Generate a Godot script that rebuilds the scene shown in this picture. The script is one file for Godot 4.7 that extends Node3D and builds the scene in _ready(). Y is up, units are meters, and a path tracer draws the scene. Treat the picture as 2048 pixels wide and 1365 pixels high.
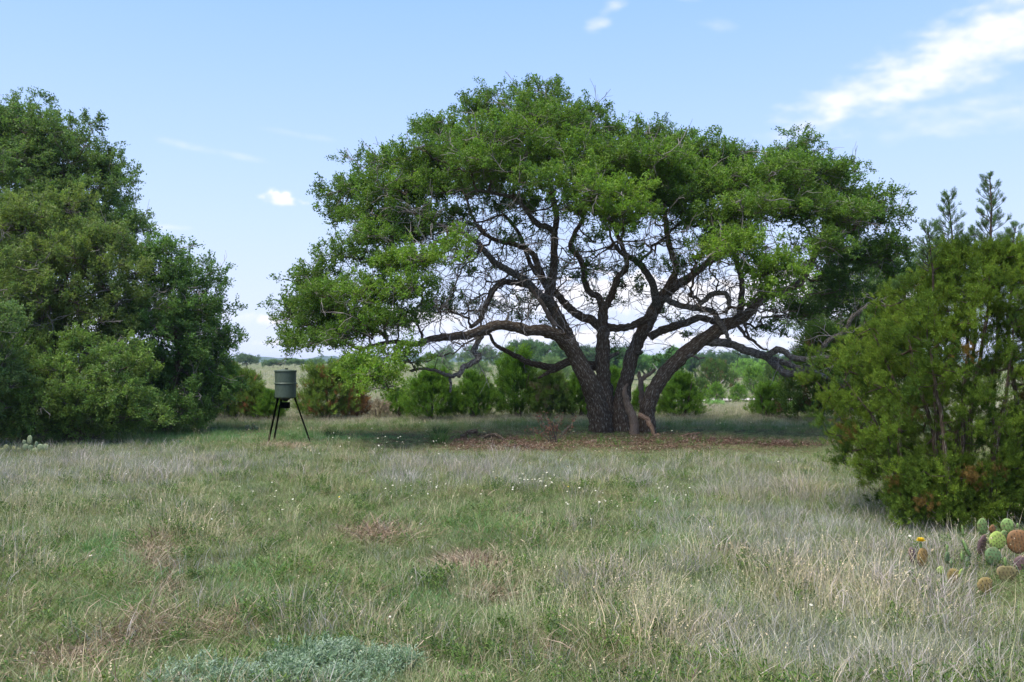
extends Node3D
# A live oak in a dry meadow, early evening light: camera at eye height, y up, metres.

const EYE := 1.7
const FOCAL := 1700.0
const HORIZON := 722.0

var rng := RandomNumberGenerator.new()
var wob := FastNoiseLite.new()
var patchy := FastNoiseLite.new()
var used := {}
var mats := {}


# ---------------------------------------------------------------- helpers
class MB:
	var v := PackedVector3Array()
	var n := PackedVector3Array()
	var uv := PackedVector2Array()
	var c := PackedColorArray()
	var idx := PackedInt32Array()
	var flat := false

	func vert(p: Vector3, nn: Vector3, t: Vector2, col: Color) -> int:
		v.append(p)
		n.append(nn)
		uv.append(t)
		c.append(col)
		return v.size() - 1

	func tri(a: Vector3, b: Vector3, d: Vector3, col: Color) -> void:
		var nn := (d - a).cross(b - a).normalized()
		var k := v.size()
		v.append(a); v.append(b); v.append(d)
		for i in 3:
			n.append(nn)
			c.append(col)
			uv.append(Vector2.ZERO)
			idx.append(k + i)

	func tube(pts: PackedVector3Array, rad: PackedFloat32Array, sides: int, col := Color.WHITE, bump: FastNoiseLite = null, amp := 0.0, around := 3.0, uvl := 1.0) -> void:
		var m := pts.size()
		if m < 2:
			return
		var t := (pts[1] - pts[0]).normalized()
		var nrm := t.cross(Vector3.RIGHT if absf(t.x) < 0.8 else Vector3.BACK).normalized()
		var first := v.size()
		var run := 0.0
		for i in m:
			var t2 := (pts[mini(i + 1, m - 1)] - pts[maxi(i - 1, 0)]).normalized()
			if i > 0:
				run += pts[i].distance_to(pts[i - 1])
			nrm = (nrm - t2 * nrm.dot(t2)).normalized()
			var b := t2.cross(nrm)
			for k in sides + 1:
				var a := TAU * k / sides
				var d := nrm * cos(a) + b * sin(a)
				var r := rad[i]
				if bump and k < sides:
					r *= 1.0 + amp * bump.get_noise_3dv((pts[i] + d * rad[i]) * 6.0)
				elif bump:
					r = v[first + i * (sides + 1)].distance_to(pts[i])
				vert(pts[i] + d * r, d, Vector2(around * k / sides, run * uvl), col)
		for i in m - 1:
			for k in sides:
				var p := first + i * (sides + 1) + k
				var q := p + sides + 1
				idx.append_array(PackedInt32Array([p, q, q + 1, p, q + 1, p + 1]))
		for e in 2:   # caps
			var at := 0 if e == 0 else m - 1
			var cn := vert(pts[at], -t if e == 0 else (pts[m - 1] - pts[m - 2]).normalized(), Vector2(0.5, 0.5), col)
			var f := first + at * (sides + 1)
			for k in sides:
				idx.append_array(PackedInt32Array([cn, f + k, f + k + 1] if e == 0 else [cn, f + k + 1, f + k]))

	func lathe(prof: PackedVector2Array, sides: int, at: Vector3, col := Color.WHITE) -> void:
		# profile of (radius, height), upwards
		var first := v.size()
		for i in prof.size():
			var a := prof[maxi(i - 1, 0)]
			var b := prof[mini(i + 1, prof.size() - 1)]
			var sl := (b - a).normalized()
			for k in sides + 1:
				var w := TAU * k / sides
				var d := Vector3(cos(w), 0, -sin(w))
				vert(at + d * prof[i].x + Vector3.UP * prof[i].y, (d * sl.y - Vector3.UP * sl.x).normalized(), Vector2(3.0 * k / sides, prof[i].y), col)
		for i in prof.size() - 1:
			for k in sides:
				var p := first + i * (sides + 1) + k
				var q := p + sides + 1
				idx.append_array(PackedInt32Array([p, q, q + 1, p, q + 1, p + 1]))

	func box(b: Basis, o: Vector3, h: Vector3, col := Color.WHITE) -> void:
		for ax in 3:
			for s in [-1.0, 1.0]:
				var w := Vector3.ZERO
				w[ax] = s
				var u := Vector3.ZERO
				u[(ax + 1) % 3] = 1.0
				var x := w.cross(u)
				var q := []
				for cc in [[-1, -1], [-1, 1], [1, 1], [1, -1]]:
					q.append(o + b * ((w + u * cc[1] + x * cc[0]) * h))
				var f := vert(q[0], b * w, Vector2(0, 0), col)
				vert(q[1], b * w, Vector2(0, 1), col)
				vert(q[2], b * w, Vector2(1, 1), col)
				vert(q[3], b * w, Vector2(1, 0), col)
				idx.append_array(PackedInt32Array([f, f + 1, f + 2, f, f + 2, f + 3]))

	func mesh() -> ArrayMesh:
		var a := []
		a.resize(Mesh.ARRAY_MAX)
		a[Mesh.ARRAY_VERTEX] = v
		if not flat:
			a[Mesh.ARRAY_NORMAL] = n
			a[Mesh.ARRAY_TEX_UV] = uv
		a[Mesh.ARRAY_COLOR] = c
		a[Mesh.ARRAY_INDEX] = idx
		var m := ArrayMesh.new()
		m.add_surface_from_arrays(Mesh.PRIMITIVE_TRIANGLES, a)
		return m


class Skel:   # a branch skeleton: fixed limbs, then paths grown to foliage clumps
	var pos := PackedVector3Array()
	var par := PackedInt32Array()
	var fix := PackedFloat32Array()
	var cnt := PackedFloat32Array()
	var run := PackedFloat32Array()
	var paths: Array[PackedInt32Array] = []

	var cells := {}

	func node(p: Vector3, parent: int, r: float, len0: float) -> int:
		pos.append(p); par.append(parent); fix.append(r); cnt.append(0.0); run.append(len0)
		var key := Vector3i((p * 1.6).floor())
		if not cells.has(key):
			cells[key] = []
		cells[key].append(pos.size() - 1)
		return pos.size() - 1

	func limb(pts: PackedVector3Array, rad: PackedFloat32Array) -> void:
		for i in pts.size():
			node(pts[i], -1, rad[i], 0.0)

	func nearest(p: Vector3, w: float) -> int:
		# looks through cells in growing shells round p, and two shells past the first find
		var best := -1
		var bd := 1e9
		var c := Vector3i((p * 1.6).floor())
		var last := 40
		var ring := 0
		while ring <= last:
			for x in range(-ring, ring + 1):
				for y in range(-ring, ring + 1):
					var inner := absi(x) < ring and absi(y) < ring
					for z in ([-ring, ring] if inner and ring > 0 else range(-ring, ring + 1)):
						var key := c + Vector3i(x, y, z)
						if cells.has(key):
							for i in cells[key]:
								var d := p.distance_to(pos[i]) + run[i] * w
								if d < bd:
									bd = d
									best = i
			if best >= 0 and last == 40:
				last = ring + 1
			ring += 1
		return best

	func attach(p: Vector3, rg: RandomNumberGenerator, wig: float, seg: float, up: float, w := 0.35) -> void:
		var a := nearest(p, w)
		var q := pos[a]
		var l := q.distance_to(p)
		var m := maxi(2, ceili(l / seg))
		var ctrl := q + (p - q) * 0.45 + Vector3(rg.randfn(), rg.randfn() * 0.7 + up, rg.randfn()) * l * 0.16
		var path := PackedInt32Array([a])
		var last := a
		for i in range(1, m + 1):
			var t := float(i) / m
			var x := q.lerp(ctrl, t).lerp(ctrl.lerp(p, t), t)
			if i < m:
				x += Vector3(rg.randfn(), rg.randfn(), rg.randfn()) * wig * minf(1.0, l)
			last = node(x, last, -1.0, run[last] + x.distance_to(pos[last]))
			path.append(last)
		paths.append(path)
		while last >= 0 and fix[last] < 0.0:
			cnt[last] += 1.0
			last = par[last]

	func build(mb: MB, tip: float, power: float, bump: FastNoiseLite) -> void:
		for path in paths:
			var pts := PackedVector3Array()
			var rad := PackedFloat32Array()
			for k in path.size():
				var i := path[k]
				pts.append(pos[i])
				var r := tip * pow(maxf(cnt[i], 1.0), power)
				if k == 0:
					r = tip * pow(maxf(cnt[path[1]], 1.0), power) * 1.25
				if fix[path[0]] > 0.0:
					r = minf(r, fix[path[0]] * 0.9)
				if k == path.size() - 1 and cnt[i] <= 1.0:
					r *= 0.6
				rad.append(r)
			var big := rad[1]
			mb.tube(pts, rad, 8 if big > 0.05 else 6 if big > 0.02 else 4, Color.WHITE, bump if big > 0.03 else null, 0.25, 2.0, 1.5)


class Leaves:   # transforms and tints of a scattered mesh in a few variants
	var t: Array = []
	var col: Array = []
	func _init(variants: int) -> void:
		for i in variants:
			t.append([])
			col.append([])
	func put(k: int, x: Transform3D, cc: Color) -> void:
		t[k].append(x)
		col[k].append(cc)


func numbered(called: String) -> String:
	var k: int = used.get(called, 0)
	used[called] = k + 1
	return called if k == 0 else "%s_%03d" % [called, k]


func P(px: float, py: float, d: float) -> Vector3:   # where the sight line through a picture point meets the plane d metres ahead
	var pitch := atan((HORIZON - 682.5) / FOCAL)
	var w := Basis(Vector3.RIGHT, pitch) * Vector3((px - 1024.0) / FOCAL, (682.5 - py) / FOCAL, -1.0)
	return Vector3(0, EYE, 0) + w * (d / -w.z)


func ground_at(x: float, z: float) -> float:
	var d := -z
	var h := patchy.get_noise_2d(x * 2.0, z * 2.0) * 0.05 * smoothstep(3.0, 8.0, absf(d) + absf(x))
	var dip := smoothstep(28.0, 57.0, d) * (1.0 - 0.75 * smoothstep(125.0, 210.0, d)) * smoothstep(-8.0, 12.0, x)
	return h - 1.2 * dip


func thing(called: String, label: String, category: String, at := Vector3.ZERO, group := "") -> Node3D:
	var o := Node3D.new()
	o.name = numbered(called)
	o.position = at
	add_child(o, true)
	o.set_meta("label", label)
	o.set_meta("category", category)
	if group:
		o.set_meta("group", group)
	return o


func obj(called: String, m: Mesh, mat: Material, parent: Node, off := Vector3.ZERO) -> MeshInstance3D:
	var o := MeshInstance3D.new()
	o.name = called
	o.mesh = m
	o.material_override = mat
	o.position = off
	parent.add_child(o, true)
	return o


func many(called: String, m: Mesh, mat: Material, xs: Array, cs: Array, parent: Node, off := Vector3.ZERO) -> MultiMeshInstance3D:
	var mm := MultiMesh.new()
	mm.transform_format = MultiMesh.TRANSFORM_3D
	mm.use_colors = true
	mm.mesh = m
	mm.instance_count = xs.size()
	for i in xs.size():
		var x: Transform3D = xs[i]
		x.origin -= off
		mm.set_instance_transform(i, x)
		mm.set_instance_color(i, cs[i])
	var o := MultiMeshInstance3D.new()
	o.name = called
	o.multimesh = mm
	o.material_override = mat
	o.set_meta("kind", "stuff")
	parent.add_child(o, true)
	return o


func scatter(called: String, meshes: Array, mat: Material, lv: Leaves, parent: Node, off := Vector3.ZERO) -> void:
	for k in meshes.size():
		if lv.t[k].size():
			many(called, meshes[k], mat, lv.t[k], lv.col[k], parent, off)


func stuff_of(called: String, meshes: Array, mat: Material, lv: Leaves, label: String, category: String) -> void:
	# ONE object for what nobody could count; its variants are parts
	var o := thing(called, label, category)
	o.set_meta("kind", "stuff")
	scatter(called, meshes, mat, lv, o)


func rnd(a: float, b: float) -> float:
	return rng.randf_range(a, b)


func rdir() -> Vector3:
	return Vector3(rng.randfn(), rng.randfn(), rng.randfn()).normalized()


func along(dir: Vector3, roll: float, s: float, o: Vector3) -> Transform3D:
	var y := dir.normalized()
	var x := y.cross(Vector3.BACK if absf(y.z) < 0.9 else Vector3.RIGHT).normalized().rotated(y, roll)
	return Transform3D(Basis(x, y, x.cross(y)).scaled(Vector3.ONE * s), o)


func smooth(raw: PackedVector3Array, rr: PackedFloat32Array, steps: int, jit := 0.0) -> Array:
	var pts := PackedVector3Array()
	var rad := PackedFloat32Array()
	var m := raw.size()
	for i in m - 1:
		for s in steps:
			var t := float(s) / steps
			pts.append(raw[i].cubic_interpolate(raw[i + 1], raw[maxi(i - 1, 0)], raw[mini(i + 2, m - 1)], t))
			rad.append(lerpf(rr[i], rr[i + 1], t))
	pts.append(raw[m - 1])
	rad.append(rr[m - 1])
	if jit > 0.0:
		for i in range(1, pts.size()):
			pts[i] += Vector3(wob.get_noise_3dv(pts[i] * 9.0), wob.get_noise_3dv(pts[i] * 9.0 + Vector3(50, 0, 0)), wob.get_noise_3dv(pts[i] * 9.0 + Vector3(0, 70, 0))) * jit * minf(1.0, i * 0.3)
	return [pts, rad]


# ---------------------------------------------------------------- materials
func noise_tex(freq: float, stops: PackedFloat32Array, colors: PackedColorArray, sd: int, kind := FastNoiseLite.TYPE_SIMPLEX_SMOOTH, oct := 5, size := 512) -> NoiseTexture2D:
	var f := FastNoiseLite.new()
	f.noise_type = kind
	f.frequency = freq
	f.seed = sd
	f.fractal_octaves = oct
	f.fractal_gain = 0.6
	var g := Gradient.new()
	g.offsets = stops
	g.colors = colors
	var t := NoiseTexture2D.new()
	t.width = size
	t.height = size
	t.seamless = true
	t.noise = f
	t.color_ramp = g
	return t


func grey(x: float) -> Color:
	return Color(x, x, x)


func lin(r: float, g: float, b: float) -> Color:
	return Color(r, g, b).linear_to_srgb()


func leafy(rough: float, through: float) -> StandardMaterial3D:
	var m := StandardMaterial3D.new()
	m.vertex_color_use_as_albedo = true
	m.roughness = rough
	m.metallic_specular = 0.4
	m.cull_mode = BaseMaterial3D.CULL_DISABLED
	if through > 0.0:
		m.backlight_enabled = true
		m.backlight = Color(through * 0.9, through, through * 0.5).linear_to_srgb()
	return m


func paint(c: Color, rough: float, metal := 0.0) -> StandardMaterial3D:
	var m := StandardMaterial3D.new()
	m.albedo_color = c
	m.roughness = rough
	m.metallic = metal
	return m


func make_materials() -> void:
	var bark := StandardMaterial3D.new()
	bark.albedo_texture = noise_tex(0.012, PackedFloat32Array([0.0, 0.35, 0.5, 0.68, 0.72, 1.0]), PackedColorArray([lin(0.062, 0.044, 0.030), lin(0.116, 0.084, 0.058), lin(0.164, 0.122, 0.084), lin(0.204, 0.157, 0.111), lin(0.484, 0.450, 0.355), lin(0.484, 0.457, 0.407)]), 3, FastNoiseLite.TYPE_SIMPLEX_SMOOTH, 6)
	bark.uv1_scale = Vector3(1.0, 0.45, 1.0)
	bark.roughness = 0.95
	bark.metallic_specular = 0.2
	bark.heightmap_enabled = true
	bark.heightmap_texture = noise_tex(0.03, PackedFloat32Array([0.0, 0.42, 0.55, 1.0]), PackedColorArray([grey(0), grey(0.2), grey(0.85), grey(1)]), 5, FastNoiseLite.TYPE_SIMPLEX_SMOOTH, 4)
	bark.heightmap_scale = 1.6
	mats.bark = bark
	var lichen := bark.duplicate()
	lichen.albedo_texture = noise_tex(0.022, PackedFloat32Array([0.0, 0.35, 0.5, 0.57, 0.61, 1.0]), PackedColorArray([lin(0.05, 0.038, 0.028), lin(0.10, 0.077, 0.057), lin(0.16, 0.13, 0.10), lin(0.2, 0.17, 0.14), lin(0.45, 0.44, 0.39), lin(0.55, 0.55, 0.49)]), 9, FastNoiseLite.TYPE_SIMPLEX_SMOOTH, 6)
	mats.lichen = lichen
	var dead := bark.duplicate()
	dead.albedo_texture = noise_tex(0.015, PackedFloat32Array([0.0, 0.4, 0.6, 1.0]), PackedColorArray([lin(0.13, 0.085, 0.055), lin(0.27, 0.19, 0.135), lin(0.42, 0.33, 0.25), lin(0.52, 0.44, 0.35)]), 14)
	mats.dead = dead
	var wood := bark.duplicate()
	wood.albedo_texture = noise_tex(0.015, PackedFloat32Array([0.0, 0.45, 0.6, 1.0]), PackedColorArray([lin(0.12, 0.07, 0.045), lin(0.36, 0.22, 0.14), lin(0.5, 0.34, 0.22), lin(0.6, 0.45, 0.32)]), 15)
	mats.wood = wood
	mats.leaf = leafy(0.42, 1.0)
	mats.needle = leafy(0.9, 0.6)
	mats.needle.metallic_specular = 0.15
	mats.grass = leafy(0.65, 0.6)
	mats.straw = leafy(0.8, 0.35)
	mats.chip = leafy(0.9, 0.0)
	mats.twig = paint(lin(0.10, 0.085, 0.075), 0.95)
	mats.pale_twig = paint(lin(0.24, 0.215, 0.2), 0.95)


# ---------------------------------------------------------------- leaf meshes
func leaf_into(mb: MB, b: Vector3, d: Vector3, side: Vector3, l: float, w: float, col: Color, fold := 0.25) -> void:
	var up := side.cross(d).normalized()
	var a := b + d * l * 0.5 + side * w * 0.5 + up * w * fold
	var e := b + d * l * 0.5 - side * w * 0.5 + up * w * fold
	var t := b + d * l - up * l * 0.08
	mb.tri(b, a, t, col)
	mb.tri(b, t, e, col)


func make_sprig(count: int, axis: float, l: float, w: float) -> ArrayMesh:
	var mb := MB.new()
	mb.flat = true
	var lean := Vector3(rnd(-0.3, 0.3), 1, rnd(-0.3, 0.3)).normalized()
	var tip := lean * axis
	mb.tri(Vector3(-0.0025, 0, 0), tip, Vector3(0.0025, 0, 0), Color(0.5, 0.42, 0.6))
	for i in count:
		var t := pow(rng.randf(), 0.7)
		var b := tip * t + rdir() * 0.02
		if i % 4 == 0:   # short side shoots
			b += Vector3(rng.randfn(), 0.5, rng.randfn()) * axis * 0.22
		var d := (rdir() + lean * 0.55 + Vector3.UP * 0.1).normalized()
		var s := d.cross(rdir()).normalized()
		var f := rnd(0.62, 1.3)
		leaf_into(mb, b, d, s, l * rnd(0.7, 1.25), w * rnd(0.75, 1.2), Color(f * rnd(0.88, 1.15), f, f * rnd(0.8, 1.1)))
	return mb.mesh()


func make_spray(size: float, shoots: int) -> ArrayMesh:   # juniper: an arching shoot with plumed side twigs
	var mb := MB.new()
	mb.flat = true
	var bend := Vector3(rnd(-0.25, 0.25), 0, rnd(-0.25, 0.25))
	mb.tri(Vector3(-0.004, 0, 0) * size / 0.2, Vector3(0, size, 0) + bend * size, Vector3(0.004, 0, 0) * size / 0.2, Color(0.8, 0.45, 0.5))
	for i in shoots:
		var t := 0.08 + 0.92 * (i + rng.randf()) / shoots
		var b := Vector3(0, size * t, 0) + bend * size * t * t
		var d := (Vector3(rng.randfn(), 0, rng.randfn()).normalized() * rnd(0.5, 1.0) + Vector3.UP * 1.25).normalized()
		var l := size * (0.52 - 0.34 * t) * rnd(0.7, 1.25)
		var e := b + d * l
		var f := rnd(0.6, 1.3)
		var col := Color(f * rnd(0.85, 1.15), f, f * rnd(0.7, 1.1))
		for k in 4:
			var tt := 0.25 + 0.25 * k
			var o := b.lerp(e, tt)
			var dd := (d + rdir() * 0.7).normalized()
			var ll := l * rnd(0.28, 0.48)
			var s := dd.cross(rdir()).normalized() * ll * 0.2
			var s2 := dd.cross(s).normalized() * ll * 0.2
			var m := o + dd * ll * 0.4
			mb.tri(o, m + s, o + dd * ll, col)
			mb.tri(o, m - s, o + dd * ll, col * 0.95)
			mb.tri(o, m + s2, o + dd * ll, col * 1.05)
	return mb.mesh()


func make_tuft(blades: int, h: float, spread: float, lean: float, w: float, tones: Array, head := 0.0) -> ArrayMesh:
	var mb := MB.new()
	mb.flat = true
	for i in blades:
		var a := rng.randf() * TAU
		var r := spread * sqrt(rng.randf())
		var b := Vector3(cos(a) * r, -0.02, sin(a) * r)
		var out := (Vector3(cos(a), 0, sin(a)) * (0.3 + r / spread) + Vector3(rng.randfn(), 0, rng.randfn()) * 0.6) * lean
		var l := h * rnd(0.45, 1.1)
		var d1 := (Vector3.UP + out * 0.5).normalized()
		var d2 := (Vector3.UP * 0.9 + out * 1.5).normalized()
		var m := b + d1 * l * 0.55
		var t := m + d2 * l * 0.45
		var s := d1.cross(rdir()).normalized() * w * 0.5 * rnd(0.6, 1.3)
		var tone: Color = tones[rng.randi() % tones.size()]
		var f := rnd(0.8, 1.2)
		var col := Color(tone.r * f, tone.g * f, tone.b * f)
		mb.tri(b - s, m - s * 0.75, b + s, col)
		mb.tri(b + s, m - s * 0.75, m + s * 0.75, col)
		mb.tri(m - s * 0.75, t, m + s * 0.75, col)
		if head > 0.0 and rng.randf() < 0.7:
			for q in 3:
				var o := t - d2 * head * 0.5 * q
				var k := (rdir() + d2).normalized()
				mb.tri(o - k.cross(d2) * 0.004, o + k * head * 0.6, o + k.cross(d2) * 0.004, Color(col.r * 0.95, col.g * 0.9, col.b * 0.9))
	return mb.mesh()


func make_forb(stems: int, h: float, leaves: int, l: float, w: float, tones: Array) -> ArrayMesh:
	var mb := MB.new()
	mb.flat = true
	for i in stems:
		var b := Vector3(rng.randfn(), 0, rng.randfn()) * h * 0.35
		var t := b + Vector3(rng.randfn() * 0.25, rnd(0.7, 1.15), rng.randfn() * 0.25) * h
		var tone: Color = tones[rng.randi() % tones.size()]
		mb.tri(b - Vector3(0.0015, 0, 0), t, b + Vector3(0.0015, 0, 0), tone)
		for k in leaves:
			var o := b.lerp(t, 0.2 + 0.8 * (k + rng.randf()) / leaves)
			var d := (Vector3(rng.randfn(), 0.65, rng.randfn())).normalized()
			var f := rnd(0.75, 1.25)
			leaf_into(mb, o, d, d.cross(rdir()).normalized(), l * rnd(0.7, 1.2), w, Color(tone.r * f, tone.g * f, tone.b * f))
	return mb.mesh()


# ---------------------------------------------------------------- trees
func foliage(at: Vector3, size: Vector3, shoots: int, per: int, lv: Leaves, twigs: MB, tint: Color, s0: float, up: float, vary := 0.22) -> void:
	var k := lv.t.size()
	for i in shoots:
		var d := rdir()
		d.y = d.y * 0.75 + 0.25
		var q := at + d * size * pow(rng.randf(), 0.45)
		if twigs:
			twigs.tube(PackedVector3Array([at, at.lerp(q, 0.55) + rdir() * size.x * 0.1, q]), PackedFloat32Array([0.007, 0.005, 0.003]), 3)
		for j in per:
			var o := q + rdir() * size.x * 0.28 * rng.randf()
			var w := (d + Vector3.UP * up + rdir() * 0.75).normalized()
			var f := rnd(1.0 - vary, 1.0 + vary)
			lv.put(rng.randi() % k, along(w, rng.randf() * TAU, s0 * rnd(0.75, 1.25), o), Color(tint.r * f * rnd(0.92, 1.1), tint.g * f, tint.b * f))


func bare_twigs(sk: Skel, dead: MB, count: int, low: float) -> void:
	for i in count:
		var p := sk.pos[rng.randi() % sk.pos.size()]
		if p.y < low:
			continue
		var d := (rdir() + Vector3.UP * 0.2).normalized()
		var l := rnd(0.25, 0.9)
		var pts := PackedVector3Array([p])
		var rad := PackedFloat32Array([0.009])
		for s in 4:
			d = (d + rdir() * 0.45).normalized()
			pts.append(pts[s] + d * l * 0.25)
			rad.append(0.008 - 0.0012 * s)
			if s > 0:
				var e := (d + rdir() * 0.8).normalized()
				dead.tube(PackedVector3Array([pts[s], pts[s] + e * l * 0.2, pts[s] + (e + rdir() * 0.4) * l * 0.36]), PackedFloat32Array([0.006, 0.0045, 0.003]), 3)
		dead.tube(pts, rad, 4)


func shift(mb: MB, off: Vector3) -> ArrayMesh:
	for i in mb.v.size():
		mb.v[i] -= off
	return mb.mesh()


func mix_tint(a: Color, b: Color, t: float) -> Color:
	return a.lerp(b, clampf(t, 0.0, 1.0))


func lobe_tree(called: String, label: String, category: String, base: Vector3, lobes: Array, meshes: Array, mat: Material, s0: float, size: float, per_m2: float, tints: Array, trunk_r: float, group := "", shoots := 6, per := 5, stems := 1, fine := true) -> Node3D:
	# lobes: [centre, radii]; foliage sits on their shells, branches grow to it from the trunk
	var o := thing(called, label, category, base, group)
	var sk := Skel.new()
	var tr := MB.new()
	var mid := Vector3.ZERO
	var low := 1e9
	for l in lobes:
		mid += l[0]
		low = minf(low, l[0].y)
	mid /= lobes.size()
	for i in stems:
		var a := TAU * (i + rng.randf() * 0.5) / stems
		var b := base + (Vector3(cos(a), 0, sin(a)) * trunk_r * 2.0 if stems > 1 else Vector3.ZERO)
		var top := mid + (Vector3(cos(a), 0.2, sin(a)) * mid.distance_to(base) * 0.25 if stems > 1 else Vector3.ZERO)
		var sm := smooth(PackedVector3Array([b - Vector3.UP * 0.15, b.lerp(top, 0.3) + Vector3(rng.randfn(), 0, rng.randfn()) * trunk_r, b.lerp(top, 0.65) + Vector3(rng.randfn(), 0, rng.randfn()) * trunk_r, top]), PackedFloat32Array([trunk_r * 1.3, trunk_r, trunk_r * 0.75, trunk_r * 0.35]), 4, trunk_r * 0.5)
		tr.tube(sm[0], sm[1], 9, Color.WHITE, wob, 0.3, 3.0, 1.2)
		sk.limb(sm[0], sm[1])
	var at := []
	for l in lobes:
		var r: Vector3 = l[1]
		var area := 4.0 * PI * pow((pow(r.x * r.y, 1.6) + pow(r.x * r.z, 1.6) + pow(r.y * r.z, 1.6)) / 3.0, 1.0 / 1.6)
		for i in ceili(area * per_m2 * 0.82):
			var d := rdir()
			if d.y < -0.5 and rng.randf() < 0.6:
				d.y = -d.y
			var p: Vector3 = l[0] + d * r * rnd(0.62, 1.0)
			p += Vector3(wob.get_noise_3dv(p * 2.0), wob.get_noise_3dv(p * 2.0 + Vector3(31, 0, 0)), 0) * size * 1.2
			if p.y > ground_at(p.x, p.z) + 0.1:
				at.append([p, l])
	at.sort_custom(func(x, y): return x[0].distance_squared_to(mid) < y[0].distance_squared_to(mid))
	var lv := Leaves.new(meshes.size())
	var tw := MB.new()
	for q in at:
		var p: Vector3 = q[0]
		sk.attach(p, rng, 0.05, 0.3, 0.4)
		var mm := 0.5 + 0.5 * patchy.get_noise_3dv(p * 14.0) + 0.25 * rng.randfn()
		var tint := mix_tint(tints[0], tints[1], mm)
		if tints.size() > 2 and rng.randf() < 0.12:
			tint = tints[2]
		foliage(p, Vector3(size, size * 0.7, size) * rnd(0.75, 1.25), shoots, per, lv, tw if fine else null, tint, s0, 0.45)
	obj("trunk", shift(tr, base), mats.bark, o)
	if fine:
		var bare := MB.new()
		bare_twigs(sk, bare, 260 if stems == 1 else 30, base.y + 0.6)
		obj("dead_twigs", shift(bare, base), mats.pale_twig, o).set_meta("kind", "stuff")
	var br := MB.new()
	sk.build(br, 0.008, 0.5, wob)
	obj("branches", shift(br, base), mats.bark, o).set_meta("kind", "stuff")
	if fine:
		obj("twigs", shift(tw, base), mats.twig, o).set_meta("kind", "stuff")
	scatter("crown", meshes, mat, lv, o, base)
	return o


func cedar(label: String, px: float, py: float, wpx: float, hpx: float, d: float, meshes: Array, tints: Array, group: String, called := "cedar_tree", category := "cedar", taper := 0.6, dens := 1.0) -> void:
	var base := P(px, py, d)
	base.y = ground_at(base.x, base.z)
	var k := d / FOCAL
	var w := wpx * k * 0.5
	var h := P(px, py - hpx, d).y - base.y
	var o := thing(called, label, category, base, group)
	var tr := MB.new()
	for i in 3:
		var lean := Vector3(rng.randfn(), 0, rng.randfn()) * w * 0.25
		var sm := smooth(PackedVector3Array([Vector3(0, -0.1, 0) + lean * 0.2, Vector3(0, h * 0.4, 0) + lean, Vector3(0, h * (0.95 if i == 0 else rnd(0.7, 0.9)), 0) + lean * 1.5]), PackedFloat32Array([0.04 + w * 0.03, 0.03 + w * 0.01, 0.006]), 4, 0.03)
		tr.tube(sm[0], sm[1], 6, Color.WHITE, null, 0.0, 2.0, 1.5)
	var lv := Leaves.new(meshes.size())
	var s := clampf(h * 0.16, 0.14, 0.6)
	var n := int(clampf(dens * (2.0 * PI * w * h * 1.0 + PI * w * w) / (s * s) * 6.5, 120, 3000))
	for i in n:
		var t := pow(rng.randf(), 0.85)
		var prof := pow(maxf(0.0, 1.0 - t), taper) * minf(1.0, 0.62 + t * 2.2)
		var a := rng.randf() * TAU
		var rr := sqrt(rnd(0.25, 1.0))
		var dir := Vector3(cos(a), 0, sin(a))
		var p := Vector3(0, 0.05 + t * h * 0.95, 0) + dir * w * prof * rr
		var lump := wob.get_noise_3dv((p + base) * (2.2 / maxf(w, 0.3)))
		p += dir * lump * w * 0.75 + Vector3.UP * h * 0.22 * wob.get_noise_3dv((p + base) * (3.5 / maxf(w, 0.3)) + Vector3(5, 5, 5)) * t
		var mm := 0.5 + 0.9 * lump + rng.randfn() * 0.2
		var tint := mix_tint(tints[0], tints[1], mm)
		if tints.size() > 2 and rng.randf() < (0.04 + 0.5 * smoothstep(0.15, 0.5, wob.get_noise_3dv((p + base) * 1.1 + Vector3(9, 9, 9)))):
			tint = tints[2]
		var f := rnd(0.8, 1.2)
		lv.put(rng.randi() % meshes.size(), along(dir * (0.75 - 0.4 * t) + Vector3.UP * 0.9 + rdir() * 0.45, a, s / 0.2 * rnd(0.7, 1.3), p + base), Color(tint.r * f, tint.g * f, tint.b * f))
	obj("trunk", tr.mesh(), mats.bark, o)
	scatter("crown", meshes, mats.needle, lv, o, base)


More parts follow.
